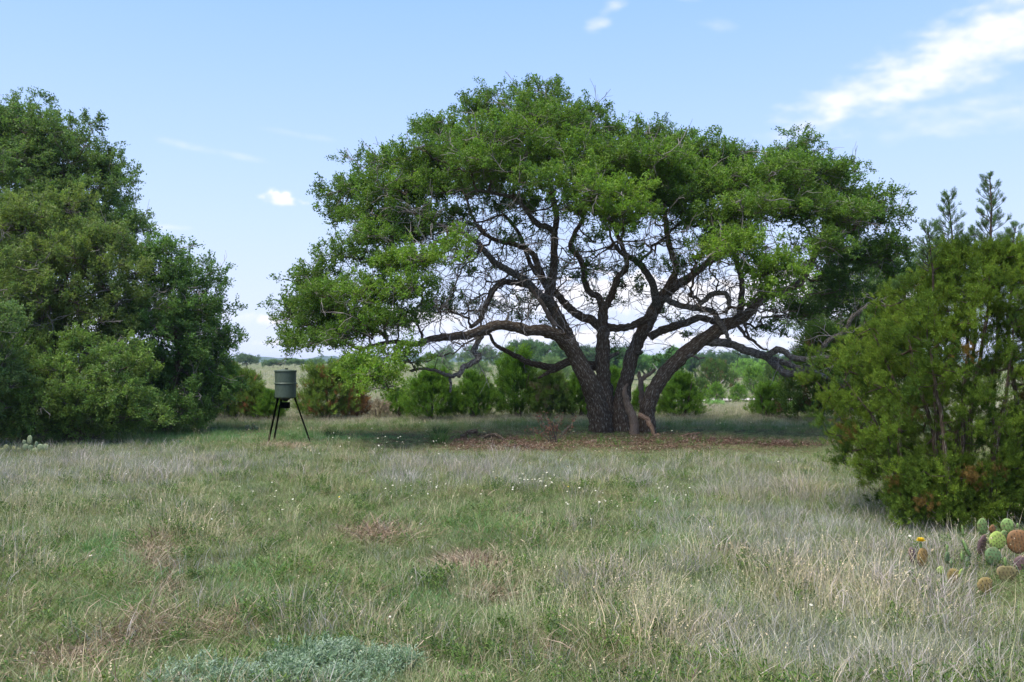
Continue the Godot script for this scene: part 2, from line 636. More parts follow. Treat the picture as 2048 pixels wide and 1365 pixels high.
# ---------------------------------------------------------------- sky
func make_sky() -> PanoramaSkyMaterial:
	var w := 3072
	var h := 1536
	var data := PackedFloat32Array()
	data.resize(w * h * 3)
	var n1 := FastNoiseLite.new()
	n1.seed = 77
	n1.frequency = 1.0
	n1.fractal_octaves = 6
	n1.fractal_gain = 0.55
	var steps := PackedFloat32Array([0.0, 4.0, 9.0, 13.0, 18.0, 24.0, 42.0, 90.0])
	var shades := [Color(0.660, 0.722, 0.910), Color(0.600, 0.697, 0.930), Color(0.510, 0.653, 0.950), Color(0.440, 0.605, 0.955), Color(0.365, 0.546, 0.955), Color(0.285, 0.478, 0.940), Color(0.180, 0.375, 0.870), Color(0.105, 0.283, 0.750)]
	for y in h:
		var el := 90.0 - (y + 0.5) / h * 180.0
		var c := Color(0.12, 0.12, 0.08)
		if el >= 0.0:
			var k := 0
			while k < 6 and el > steps[k + 1]:
				k += 1
			c = shades[k].lerp(shades[k + 1], (el - steps[k]) / (steps[k + 1] - steps[k]))
		var at := y * w * 3
		for x in w:
			data[at] = c.r
			data[at + 1] = c.g
			data[at + 2] = c.b
			at += 3
	# clouds: [picture x, picture y, half width, half height, tilt, kind, strength]; kind 0 cumulus, 1 wisp
	var cl := [
		[560, 404, 42, 20, 0.05, 0, 1.0], [1900, 130, 330, 60, -0.33, 1, 0.95], [2020, 80, 240, 70, -0.3, 1, 0.9], [1720, 205, 150, 16, -0.05, 1, 0.9], [1980, 230, 200, 45, -0.1, 1, 0.35],
		[1195, 76, 30, 16, -0.3, 1, 0.5], [1385, 15, 40, 20, 0.2, 1, 0.45], [1230, 42, 30, 14, -0.4, 1, 0.5], [1450, 75, 40, 12, 0.2, 1, 0.3], [400, 302, 110, 8, 0.14, 1, 0.35], [315, 454, 60, 6, 0.0, 1, 0.6], [580, 275, 80, 8, 0.1, 1, 0.22],
		[535, 645, 26, 15, 0.0, 0, 0.85], [480, 640, 70, 16, 0.0, 0, 0.28], [610, 640, 60, 22, 0.0, 0, 0.8], [540, 688, 40, 8, 0.0, 0, 0.6], [1080, 610, 120, 45, 0.0, 0, 1.0], [1230, 600, 160, 60, 0.0, 0, 1.0], [1400, 610, 160, 60, 0.0, 0, 1.0], [1260, 680, 260, 24, 0.0, 0, 0.9],
		[1540, 600, 130, 70, 0.0, 0, 0.9], [1000, 680, 160, 25, 0.0, 0, 0.7], [1450, 690, 200, 22, 0.0, 0, 0.85], [820, 650, 160, 40, 0.0, 0, 0.8], [1700, 620, 200, 60, 0.0, 0, 0.7], [200, 660, 140, 30, 0.0, 0, 0.5],
	]
	var rg := RandomNumberGenerator.new()
	rg.seed = 5
	var all := []
	for k in cl:
		var az := atan((k[0] - 1024.0) / FOCAL)
		all.append([az, (HORIZON - k[1]) / FOCAL * cos(az), k[2] / FOCAL, k[3] / FOCAL, k[4], k[5], k[6]])
	for i in 60:   # the rest of the sky goes on with the same scattered clouds
		var az := rg.randf_range(0.7, TAU - 0.7)
		var wisp := rg.randf() < 0.5
		all.append([az, rg.randf_range(0.18, 0.7) if wisp else rg.randf_range(0.01, 0.2), rg.randf_range(0.05, 0.2) if wisp else rg.randf_range(0.02, 0.1), rg.randf_range(0.01, 0.04), rg.randf_range(-0.3, 0.2), 1 if wisp else 0, rg.randf_range(0.3, 0.95)])
	for k in all:
		var ce := cos(k[1])
		var hw: float = k[2] * 1.5 / ce
		var hh: float = k[3] * 1.5 + absf(k[4]) * k[2] * 1.5
		var x0 := floori((k[0] - hw + PI) / TAU * w)
		var x1 := ceili((k[0] + hw + PI) / TAU * w)
		var y0 := maxi(0, floori((PI / 2 - k[1] - hh) / PI * h))
		var y1 := mini(h / 2 - 1, ceili((PI / 2 - k[1] + hh) / PI * h))
		for y in range(y0, y1 + 1):
			var el := PI / 2 - (y + 0.5) / h * PI
			for xx in range(x0, x1 + 1):
				var az := (xx + 0.5) / w * TAU - PI
				var dx: float = (az - k[0]) * ce
				var dy: float = el - k[1]
				var u: float = (dx * cos(k[4]) - dy * sin(k[4])) / k[2]
				var v: float = (dx * sin(k[4]) + dy * cos(k[4])) / k[3]
				var r2 := u * u + v * v
				if r2 > 2.2:
					continue
				var al := 0.0
				var sh := 1.0
				if k[5] == 1:
					var n := n1.get_noise_3d(dx * 22.0 + k[0] * 9.0 + dy * 18.0, dy * 55.0, k[1] * 40.0)
					al = clampf((1.0 - r2 * 0.72) * 0.74 + n * 0.62 - 0.08, 0.0, 1.0)
					al = al * al * 1.1 * k[6]
				else:
					var n := n1.get_noise_3d(dx * 50.0 + k[0] * 31.0, dy * 95.0, k[1] * 60.0)
					var vv := v if v > 0.0 else v * 1.7
					al = smoothstep(0.0, 0.5, 1.0 - sqrt(u * u + vv * vv) + n * 0.75) * k[6]
					sh = clampf(0.5 + v * 0.55 + n * 0.4, 0.0, 1.0)
				if al <= 0.004:
					continue
				var cc := Color(0.62, 0.70, 0.86).lerp(Color(0.97, 0.93, 0.95), sh)
				var at := (y * w + posmod(xx - w / 2, w)) * 3
				al = minf(al, 0.97)
				data[at] = lerpf(data[at], cc.r, al)
				data[at + 1] = lerpf(data[at + 1], cc.g, al)
				data[at + 2] = lerpf(data[at + 2], cc.b, al)
	var sky := PanoramaSkyMaterial.new()
	sky.panorama = ImageTexture.create_from_image(Image.create_from_data(w, h, false, Image.FORMAT_RGBF, data.to_byte_array()))
	return sky


# ---------------------------------------------------------------- ground and grass
func spots(u: float, v: float, list: Array) -> float:
	var best := 0.0
	for e in list:
		var a: float = (u - e[0]) / e[2]
		var b: float = (v - e[1]) / e[3]
		best = maxf(best, exp(-(a * a + b * b)) * (e[4] if e.size() > 4 else 1.0))
	return best


const GREY_AT := [[200, 925, 300, 28], [60, 950, 160, 40, 0.7], [330, 945, 120, 30, 0.8], [820, 945, 60, 35, 0.9], [1060, 945, 260, 30, 1.0], [1500, 975, 160, 45, 0.8], [1560, 1050, 230, 90, 0.75], [1350, 1150, 130, 60, 0.55], [1800, 1150, 180, 80, 0.7], [1650, 1300, 260, 80, 0.6], [1900, 1300, 200, 100, 0.6]]
const BLOND_AT := [[1080, 1210, 160, 60], [1300, 1230, 200, 70], [1520, 1220, 130, 80, 1.0], [1700, 1200, 120, 60, 0.8], [90, 1030, 220, 70, 0.7], [330, 1050, 200, 60, 0.6], [700, 900, 260, 20, 0.6], [900, 1320, 200, 70, 0.35], [1750, 1300, 260, 70, 0.5], [740, 1270, 60, 40, 0.6]]
const THATCH_AT := [[320, 1140, 45, 45], [330, 1190, 35, 35, 1.0], [290, 1250, 50, 30, 1.0], [120, 1330, 90, 25], [740, 1075, 60, 18], [940, 1130, 80, 30], [1000, 1190, 60, 20, 0.9], [1080, 1300, 80, 40, 0.5], [1450, 1110, 60, 20, 0.6], [1180, 1330, 80, 30, 0.6], [450, 1265, 100, 16, 0.8], [575, 892, 55, 7, 0.8], [300, 1110, 40, 30, 0.9], [330, 1190, 40, 30, 0.9], [250, 1290, 70, 30, 0.8], [190, 1315, 60, 20, 0.8]]
const SAGE_AT := [[500, 1372, 190, 30, 1.0], [640, 1338, 100, 22, 1.0], [590, 1352, 140, 26, 1.0], [760, 1322, 60, 16, 0.75], [230, 1380, 130, 22, 0.95], [330, 1350, 80, 14, 0.7], [850, 1340, 50, 16, 0.6], [545, 1306, 40, 10, 0.55]]
const LUSH_AND_SHADE_AT := [[700, 875, 300, 11, 1.3], [500, 872, 220, 12, 1.3], [900, 880, 60, 8, 1.2], [360, 876, 180, 14, 1.3], [230, 1110, 120, 40, 0.8], [260, 1190, 100, 50, 0.7], [550, 1200, 120, 60, 0.6], [1000, 1060, 200, 30, 0.6], [880, 1190, 120, 60, 0.6], [1200, 850, 700, 14, 0.6], [1380, 1040, 120, 40, 0.4]]  # lush grass, plus the shade band below thicket and oak painted as deep green
const FLOWER_AT := [[1065, 1000, 50, 13, 2.2], [850, 1010, 90, 22, 0.4], [1150, 1030, 90, 20, 0.45], [560, 1040, 120, 30, 0.3], [800, 910, 160, 16, 0.45], [600, 890, 120, 10, 0.4], [1330, 1005, 60, 12, 0.35], [1560, 870, 160, 6, 0.3]]
const MULCH_AT := [[1050, 884, 150, 10], [1240, 882, 170, 11], [1420, 884, 110, 6], [1560, 888, 90, 4], [950, 880, 70, 10], [1300, 895, 180, 9, 0.5], [1010, 897, 120, 8, 0.5]]


const CACTUS_AT := [[2000, 1190, 70, 45], [1930, 1160, 50, 40], [1840, 1150, 40, 35], [1905, 1200, 45, 35], [1972, 1225, 45, 40], [60, 915, 70, 9], [500, 868, 30, 8]]


func make_ground() -> void:
	var mb := MB.new()
	var n := 260
	var xs := PackedFloat32Array()
	for i in n + 1:
		var u := (i - n / 2.0) / (n / 2.0)
		xs.append(signf(u) * pow(absf(u), 2.6) * 1500.0)
	for j in n + 1:
		for i in n + 1:
			var x := xs[i]
			var z := xs[j] - 14.0
			var d := -z
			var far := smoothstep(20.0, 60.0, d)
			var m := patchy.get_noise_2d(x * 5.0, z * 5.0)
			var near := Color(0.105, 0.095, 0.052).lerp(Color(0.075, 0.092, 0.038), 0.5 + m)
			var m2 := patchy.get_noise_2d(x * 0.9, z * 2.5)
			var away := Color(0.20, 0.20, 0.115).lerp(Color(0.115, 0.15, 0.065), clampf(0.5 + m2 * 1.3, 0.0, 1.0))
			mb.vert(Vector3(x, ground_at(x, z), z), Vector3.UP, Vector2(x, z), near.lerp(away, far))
	for j in n:
		for i in n:
			var p := j * (n + 1) + i
			var q := p + n + 1
			mb.idx.append_array(PackedInt32Array([p, p + 1, q + 1, p, q + 1, q]))
	var m := StandardMaterial3D.new()
	m.vertex_color_use_as_albedo = true
	m.albedo_texture = noise_tex(0.03, PackedFloat32Array([0.0, 0.4, 0.6, 1.0]), PackedColorArray([lin(0.45, 0.4, 0.36), lin(0.8, 0.8, 0.78), lin(1, 1, 1), lin(1, 1, 0.95)]), 21, FastNoiseLite.TYPE_SIMPLEX, 6, 1024)
	m.uv1_scale = Vector3(0.33, 0.33, 0.33)
	m.uv1_world_triplanar = true
	m.uv1_triplanar = true
	m.roughness = 1.0
	m.metallic_specular = 0.1
	var g := obj("ground", mb.mesh(), m, self)
	g.set_meta("kind", "structure")
	g.set_meta("label", "dry meadow ground running out to the horizon")
	# hills on the horizon
	var hb := MB.new()
	var cols := 240
	for j in 7:
		for i in cols + 1:
			var a := lerpf(-0.75, 0.75, float(i) / cols)
			var r := 950.0 + j * 60.0
			var top := 9.0 + 5.0 * wob.get_noise_2d(a * 22.0, 3.0) + 2.0 * wob.get_noise_2d(a * 240.0, 9.0)
			top *= sin(PI * minf(1.0, j / 5.0) * 0.5)
			hb.vert(Vector3(sin(a) * r, -2.5 + top, -cos(a) * r), Vector3.UP, Vector2.ZERO, Color(0.05, 0.085, 0.05))
	for j in 6:
		for i in cols:
			var p := j * (cols + 1) + i
			var q := p + cols + 1
			hb.idx.append_array(PackedInt32Array([p, q, q + 1, p, q + 1, p + 1]))
	hb.flat = true
	var hm := StandardMaterial3D.new()
	hm.vertex_color_use_as_albedo = true
	hm.roughness = 1.0
	var hills := obj("hills", hb.mesh(), hm, self)
	hills.set_meta("kind", "structure")
	hills.set_meta("label", "low wooded hills along the horizon")


func make_meadow() -> void:
	var green := [Color(0.142, 0.239, 0.067), Color(0.193, 0.278, 0.090), Color(0.242, 0.302, 0.127), Color(0.335, 0.309, 0.180)]
	var olive := [Color(0.259, 0.292, 0.150), Color(0.201, 0.256, 0.105), Color(0.367, 0.339, 0.210), Color(0.302, 0.323, 0.180)]
	var blond := [Color(0.540, 0.478, 0.304), Color(0.467, 0.435, 0.273), Color(0.392, 0.401, 0.228), Color(0.646, 0.575, 0.401)]
	var greyt := [Color(0.437, 0.395, 0.368), Color(0.354, 0.321, 0.300), Color(0.546, 0.504, 0.471), Color(0.273, 0.300, 0.218)]
	var brown := [Color(0.25, 0.18, 0.115), Color(0.36, 0.27, 0.18), Color(0.16, 0.11, 0.075), Color(0.42, 0.34, 0.25)]
	var g_short := []
	var g_mid := []
	var g_blond := []
	var g_grey := []
	var g_thatch := []
	var g_forb := []
	for i in 4:
		g_short.append(make_tuft(50, 0.10, 0.17, 1.0, 0.0038, green))
		g_mid.append(make_tuft(42, 0.15, 0.14, 0.85, 0.0036, green + olive))
		g_blond.append(make_tuft(16, 0.28, 0.13, 0.34, 0.0028, blond, 0.016))
		g_grey.append(make_tuft(34, 0.23, 0.16, 0.5, 0.0027, greyt))
		g_thatch.append(make_tuft(34, 0.2, 0.16, 2.6, 0.004, brown))
		g_forb.append(make_forb(9, 0.10, 7, 0.026, 0.008, [Color(0.10, 0.19, 0.035), Color(0.14, 0.22, 0.045), Color(0.085, 0.15, 0.05)]))
	var l_short := Leaves.new(4)
	var l_mid := Leaves.new(4)
	var l_blond := Leaves.new(4)
	var l_grey := Leaves.new(4)
	var l_thatch := Leaves.new(4)
	var l_forb := Leaves.new(4)
	var sage := Leaves.new(3)
	var flower := Leaves.new(2)
	var chips := Leaves.new(3)
	var total := 52000
	for i in total:
		# the meadow is strewn more thinly the farther it lies
		var d := 3.7 * pow(27.5 / 3.7, pow(rng.randf(), 0.86))
		var x := (rng.randf() * 2.0 - 1.0) * (d * 0.72 + 0.6)
		var z := -d
		var u := 1024.0 + x * FOCAL / d
		var v := HORIZON + EYE * FOCAL / d
		var y := ground_at(x, z)
		var n := patchy.get_noise_2d(x * 14.0, z * 14.0)
		var n2 := wob.get_noise_2d(x * 1.1, z * 1.1)
		var r := rng.randf()
		var k := rng.randi() % 4
		var s := rnd(0.55, 1.3) * (1.0 + 0.55 * n) 
		var f := rnd(0.82, 1.18) * (1.0 + 0.25 * n2)
		var tint := Color(f * (1.0 + 0.15 * n), f, f)
		var up := Vector3(rng.randfn() * 0.08, 1, rng.randfn() * 0.08)
		var t := along(up, rng.randf() * TAU, s, Vector3(x, y, z))
		if spots(u, v, CACTUS_AT) > 0.5 and rng.randf() < 0.6:
			continue
		var bare := spots(u, v, MULCH_AT)
		if bare > 0.35 and rng.randf() < bare * 0.75 + wob.get_noise_2d(x * 1.1, d * 2.0) * 1.1:
			var rb := rng.randf()
			if rb < 0.16:
				l_short.put(k, t.scaled_local(Vector3.ONE * 0.7), tint)
			elif rb < 0.30:
				l_forb.put(k, t, tint)
			elif rb < 0.36:
				l_thatch.put(k, t.scaled_local(Vector3.ONE * 0.6), tint)
			continue
		var near_oak := smoothstep(858.0, 868.0, v) * (1.0 - smoothstep(900.0, 925.0, v)) * smoothstep(640.0, 800.0, u)
		t = along(up, rng.randf() * TAU, s * (1.0 - 0.5 * near_oak), Vector3(x, y, z))
		var th := spots(u, v, THATCH_AT) + 0.5 * maxf(0.0, n2 - 0.25)
		var lush_shade := spots(u, v, LUSH_AND_SHADE_AT)
		var bl := spots(u, v, BLOND_AT) + 0.35 * maxf(0.0, n)
		bl *= 1.0 - 0.8 * near_oak
		var gy := (spots(u, v, GREY_AT) + 0.3 * maxf(0.0, -n2)) * (1.0 - 0.8 * near_oak)
		var sg := spots(u, v, SAGE_AT)
		if sg > 0.4 and rng.randf() < sg * 0.75 and wob.get_noise_2d(x * 3.5, d * 3.5) > -0.02:
			if rng.randf() < 0.6:
				sage.put(rng.randi() % 3, t, Color(f, f, f))
			continue
		if th > 0.4 and r < 0.25 * th and d < 12.0:
			continue
		if th > 0.4 and r < th * 1.1:
			l_thatch.put(k, t, tint)
			continue
		var q := rng.randf()
		if q < gy * 0.34 and r > lush_shade * 0.8:
			l_grey.put(k, t, tint)
		elif q < gy * 0.34 + bl * 0.18:
			l_blond.put(k, t, tint)
		elif q < 0.40 + gy * 0.2 or rng.randf() < lush_shade * 0.8 - 0.3:
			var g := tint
			if rng.randf() < lush_shade * 0.8:
				g = Color(tint.r * 0.56, tint.g * 1.0, tint.b * 0.75)  # deep green tint, also painting in the shade by thicket and oak
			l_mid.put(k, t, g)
		elif q < 0.45:
			l_thatch.put(k, t, tint)
		elif q < 0.54 and n > -0.2:
			l_forb.put(k, t, tint)
		else:
			l_short.put(k, t, tint)
		if rng.randf() < spots(u, v, FLOWER_AT) * 0.2 + 0.0007:
			var fs := rnd(0.75, 1.25) * (1.0 + smoothstep(9.0, 22.0, d) * 0.5)
			flower.put(0 if rng.randf() < 0.97 else 1, along(Vector3(rng.randfn() * 0.25, 1, rng.randfn() * 0.25 + 0.25), rng.randf() * TAU, fs, Vector3(x + rnd(-0.1, 0.1), y + rnd(0.0, 0.12), z)), Color(1, 1, 1))
	# beyond the oak: larger, sparser clumps to where single tufts no longer show
	for i in 16000:
		var d := 26.0 * pow(230.0 / 26.0, pow(rng.randf(), 1.35))
		var x := (rng.randf() * 2.0 - 1.0) * d * 0.7
		var z := -d
		var y := ground_at(x, z)
		var n := patchy.get_noise_2d(x * 2.5, z * 4.0)
		var s := rnd(0.8, 1.3) * (1.15 + smoothstep(26.0, 120.0, d) * 1.7)
		var f := rnd(0.85, 1.15)
		var t := along(Vector3(rng.randfn() * 0.08, 1, rng.randfn() * 0.08), rng.randf() * TAU, s, Vector3(x, y, z))
		var q := rng.randf() + n * 0.7
		var k := rng.randi() % 4
		if q < 0.36:
			l_grey.put(k, t, Color(f * 1.1, f * 1.1, f * 0.95))
		elif q < 0.62:
			l_blond.put(k, t, Color(f, f, f))
		else:
			l_mid.put(k, t, Color(f, f, f))
	# the pale seeded strip behind the oak
	for i in 5000:
		var d := rnd(21.6, 26.0)
		var x := rnd(-13.0, 13.0)
		var q := rng.randf()
		var t := along(Vector3(rng.randfn() * 0.08, 1, rng.randfn() * 0.08), rng.randf() * TAU, rnd(0.7, 1.1), Vector3(x, ground_at(x, -d), -d))
		var hi := smoothstep(22.0, 25.0, d)
		if q < 0.15 + 0.35 * hi:
			l_grey.put(i % 4, t, Color(1.15, 1.1, 1.0))
		elif q < 0.25 + 0.45 * hi:
			l_blond.put(i % 4, t, Color(1.1, 1.1, 1.1))
		else:
			l_mid.put(i % 4, t, Color(0.75, 0.98, 0.85))
	stuff_of("meadow_grass", g_short + g_mid, mats.grass, merge(l_short, l_mid), "green and olive grass tufts covering the meadow", "grass")
	stuff_of("blond_grass", g_blond, mats.straw, l_blond, "tall blond seeding grass stalks standing in loose patches", "grass")
	stuff_of("grey_grass", g_grey, mats.straw, l_grey, "fine grey-mauve dry grass forming hazy patches", "grass")
	stuff_of("dead_thatch", g_thatch, mats.straw, l_thatch, "flattened brown dead grass lying in patches", "grass")
	stuff_of("low_weeds", g_forb, mats.grass, l_forb, "small bright green leafy weeds among the grass", "weeds")
	var sg_meshes := []
	for i in 3:
		sg_meshes.append(make_forb(7, 0.07, 12, 0.018, 0.005, [Color(0.28, 0.37, 0.26), Color(0.34, 0.43, 0.31), Color(0.21, 0.31, 0.18)]))
	for i in 4200:
		var e = SAGE_AT[rng.randi() % 4]
		var u: float = e[0] + rng.randfn() * e[2] * 0.5
		var v: float = minf(e[1] + rng.randfn() * e[3] * 0.5, 1420.0)
		var d := EYE * FOCAL / (v - HORIZON)
		var x := (u - 1024.0) / FOCAL * d
		var n := wob.get_noise_2d(x * 3.5, d * 3.5)
		if n + rng.randfn() * 0.1 < 0.07:
			continue
		sage.put(rng.randi() % 3, along(Vector3(rng.randfn() * 0.15, 1, rng.randfn() * 0.15), rng.randf() * TAU, rnd(0.4, 1.3) * (1.0 + n), Vector3(x, ground_at(x, -d), -d)), Color(1, 1, 1) * rnd(0.8, 1.15))
	stuff_of("silver_sage", sg_meshes, mats.grass, sage, "low silvery blue-green sage spreading over the meadow edge", "sage")
	var fl := []
	for kind in 2:
		var mb := MB.new()
		mb.flat = true
		var st := Color(0.12, 0.18, 0.06)
		mb.tri(Vector3(-0.002, 0, 0), Vector3(0, 0.17, 0), Vector3(0.002, 0, 0), st)
		for i in 9:
			var a := TAU * i / 9.0
			var d := Vector3(cos(a), 0.15, sin(a))
			leaf_into(mb, Vector3(0, 0.17, 0), d.normalized(), d.cross(Vector3.UP).normalized(), 0.0105, 0.007, Color(0.82, 0.8, 0.76) if kind == 0 else Color(0.75, 0.55, 0.04), 0.0)
		for i in 5:
			var a := TAU * i / 5.0
			mb.tri(Vector3(0, 0.175, 0), Vector3(cos(a) * 0.004, 0.172, sin(a) * 0.004), Vector3(cos(a + 1.26) * 0.004, 0.172, sin(a + 1.26) * 0.004), Color(0.6, 0.5, 0.12))
		fl.append(mb.mesh())
	stuff_of("wild_flowers", fl, mats.grass, flower, "tiny white daisies with a few yellow ones dotted through grass", "flowers")
	# leaf litter and wood chips under the oak
	var cm := []
	for i in 3:
		var mb := MB.new()
		mb.flat = true
		for k in 9:
			var o := Vector3(rng.randfn() * 0.12, rng.randf() * 0.025, rng.randfn() * 0.12)
			var d := (rdir() * Vector3(1, 0.25, 1)).normalized()
			var col := Color(0.115, 0.062, 0.042) if rng.randf() < 0.6 else Color(0.19, 0.125, 0.085) if rng.randf() < 0.85 else Color(0.36, 0.3, 0.24)
			leaf_into(mb, o, d, d.cross(Vector3.UP).normalized(), rnd(0.02, 0.06), rnd(0.008, 0.017), col, rnd(0.0, 0.3))
		cm.append(mb.mesh())
	for i in 8500:
		var e = MULCH_AT[rng.randi() % MULCH_AT.size()]
		var u: float = e[0] + rng.randfn() * e[2] * 0.6
		var v: float = maxf(e[1] + rng.randfn() * e[3] * 0.75, 867.0)
		var d := EYE * FOCAL / (v - HORIZON)
		var x := (u - 1024.0) / FOCAL * d
		if wob.get_noise_2d(x * 1.1, d * 2.0) + rng.randfn() * 0.07 < 0.0 and rng.randf() < 0.9:
			continue
		chips.put(rng.randi() % 3, along(Vector3(rng.randfn() * 0.15, 1, rng.randfn() * 0.15), rng.randf() * TAU, rnd(0.7, 1.3), Vector3(x, ground_at(x, -d) + 0.01, -d)), Color(1, 1, 1) * rnd(0.75, 1.2))
	stuff_of("leaf_litter", cm, mats.chip, chips, "brown leaf litter and wood chips spread under the big oak", "leaf litter")


func merge(a: Leaves, b: Leaves) -> Leaves:
	a.t.append_array(b.t)
	a.col.append_array(b.col)
	return a


# ---------------------------------------------------------------- the big oak
func limb_of(sk: Skel, parent: Node3D, base: Vector3, raw: Array, d0: float, d1: float, called := "limb", mat := "bark", jit := 0.03, fixed := true, label := "") -> void:
	# raw: [picture x, picture y, half width] along a limb that runs from d0 to d1 metres away
	var pts := PackedVector3Array()
	var rad := PackedFloat32Array()
	var m := raw.size()
	for i in m:
		var d := lerpf(d0, d1, float(i) / (m - 1))
		pts.append(P(raw[i][0], raw[i][1], d))
		rad.append(raw[i][2] * d / FOCAL)
	var sm := smooth(pts, rad, 5, jit)
	if called == "limb":
		for i in sm[1].size():
			sm[1][i] *= 0.9
	var mb := MB.new()
	var thick := rad[0] > 0.09
	mb.tube(sm[0], sm[1], 16 if thick else 9, Color.WHITE, wob, 0.28 if thick else 0.4, 7.0 if thick else 3.0, 2.2)
	var o := obj(called, shift(mb, base), mats[mat], parent)
	if label:
		o.set_meta("label", label)
	if fixed:
		sk.limb(sm[0], sm[1])


func make_oak(sprigs: Array) -> void:
	var base := P(1250, 863, 20.3)
	base.y = 0.0
	var o := thing("oak_tree", "huge spreading live oak with four leaning trunks and a broad umbrella crown", "oak tree", base)
	var sk := Skel.new()
	var D := 20.4
	# four trunks
	limb_of(sk, o, base, [[1203, 878, 29], [1201, 856, 24], [1196, 820, 21], [1188, 790, 19], [1176, 762, 17.5], [1153, 716, 16.5], [1136, 689, 15], [1114, 671, 13], [1089, 662, 11.5], [1056, 661, 11], [1024, 653, 10.5], [992, 651, 10], [969, 659, 9.5], [940, 669, 9], [914, 673, 8], [869, 677, 7], [830, 688, 5.5], [785, 684, 4.5], [735, 694, 3.5]], 20.3, 17.6, "trunk")
	limb_of(sk, o, base, [[1218, 872, 22], [1214, 840, 19], [1209, 790, 17], [1206, 754, 15], [1205, 722, 14.5], [1206, 690, 13.5], [1206, 662, 12.5], [1205, 635, 10.5], [1207, 612, 10]], 20.7, 20.9, "trunk")
	limb_of(sk, o, base, [[1244, 876, 24], [1243, 852, 19], [1242, 815, 17], [1250, 770, 14.5], [1258, 738, 13.5], [1266, 706, 13], [1279, 677, 13], [1295, 648, 13], [1311, 617, 12.5], [1326, 594, 11], [1350, 573, 9], [1381, 553, 7.5], [1420, 520, 6], [1450, 470, 5], [1470, 420, 4]], 20.5, 21.6, "trunk")
	limb_of(sk, o, base, [[1292, 880, 25], [1293, 856, 18], [1294, 826, 15.5], [1301, 796, 15], [1318, 764, 14.5], [1346, 731, 14.5], [1379, 700, 14], [1417, 673, 13.5], [1447, 654, 12.5], [1470, 643, 11.5], [1494, 630, 10], [1517, 604, 9], [1548, 587, 8], [1590, 574, 7.5], [1615, 545, 6.5], [1640, 495, 5.5], [1683, 470, 4.5], [1722, 448, 3]], 20.1, 19.2, "trunk")
	# main limbs, as they fork
	limb_of(sk, o, base, [[1150, 712, 15], [1139, 678, 14], [1127, 654, 13], [1111, 625, 12], [1096, 599, 11.5], [1101, 580, 10.5], [1105, 557, 9.5], [1108, 522, 8.5], [1109, 488, 8], [1109, 466, 7.5], [1113, 433, 6.5], [1106, 396, 6], [1100, 360, 5], [1094, 323, 4.2], [1086, 270, 3], [1074, 215, 2]], 20.4, 20.6)
	limb_of(sk, o, base, [[1109, 470, 7], [1098, 456, 6.5], [1072, 446, 6], [1050, 418, 5.5], [1032, 398, 5], [997, 389, 4], [962, 381, 3], [930, 390, 2]], 20.4, 18.6, "limb", "lichen")
	limb_of(sk, o, base, [[1102, 610, 10], [1089, 596, 9], [1070, 583, 8.5], [1050, 560, 8.5], [1030, 548, 8], [1001, 533, 7.5], [984, 520, 7], [966, 499, 6.5], [943, 478, 5.5], [915, 462, 4.5], [880, 450, 3.5], [840, 430, 2.5]], 20.3, 18.3, "limb", "lichen")
	limb_of(sk, o, base, [[1085, 594, 8], [1062, 573, 7], [1043, 568, 6.8], [1021, 565, 6.6], [999, 569, 6.5], [983, 586, 6.2], [970, 615, 6], [960, 640, 5.5], [940, 655, 4]], 20.5, 19.2)
	limb_of(sk, o, base, [[1098, 580, 8], [1089, 564, 7], [1076, 532, 7], [1063, 506, 6.5], [1031, 490, 5.5], [989, 479, 5], [960, 460, 4], [940, 420, 3.2], [925, 370, 2.5]], 20.8, 21.6)
	limb_of(sk, o, base, [[1208, 668, 11], [1189, 644, 10], [1160, 632, 9.5], [1137, 615, 9], [1121, 596, 8], [1106, 580, 7], [1085, 560, 6], [1060, 528, 5], [1040, 470, 4], [1010, 430, 3]], 20.9, 22.3)
	limb_of(sk, o, base, [[1207, 616, 9], [1198, 596, 8], [1179, 583, 7], [1169, 561, 6.8], [1168, 535, 6.5], [1153, 509, 6], [1141, 492, 5.5], [1150, 466, 5], [1166, 436, 4.5], [1152, 398, 3.5], [1160, 340, 2.5]], 20.9, 21.2)
	limb_of(sk, o, base, [[1207, 618, 9.5], [1221, 598, 8], [1230, 573, 7.5], [1238, 553, 7.2], [1254, 532, 6], [1243, 490, 5], [1227, 450, 4.5], [1234, 400, 3.5], [1225, 320, 2.5]], 21.0, 20.6)
	limb_of(sk, o, base, [[1303, 630, 9], [1288, 641, 8.5], [1263, 652, 8], [1237, 657, 8], [1214, 655, 9]], 20.7, 20.8)
	limb_of(sk, o, base, [[1314, 610, 10], [1308, 580, 8.5], [1297, 552, 8], [1278, 526, 7], [1256, 514, 6], [1240, 505, 4], [1230, 490, 3]], 20.6, 19.0, "limb", "lichen")
	limb_of(sk, o, base, [[1328, 592, 9], [1340, 566, 8], [1352, 541, 7], [1341, 500, 6.5], [1333, 456, 6], [1331, 420, 5], [1322, 365, 4], [1311, 290, 2.5]], 21.0, 21.0)
	limb_of(sk, o, base, [[1300, 676, 10], [1312, 667, 9.5], [1333, 658, 9], [1370, 647, 8.5], [1399, 636, 7.5], [1425, 642, 7.5], [1448, 644, 8], [1470, 640, 8]], 20.6, 20.2)
	limb_of(sk, o, base, [[1478, 640, 9], [1482, 608, 7], [1484, 574, 6.5], [1480, 544, 6], [1468, 500, 5], [1480, 440, 4], [1502, 380, 3], [1520, 330, 2]], 20.0, 20.4)
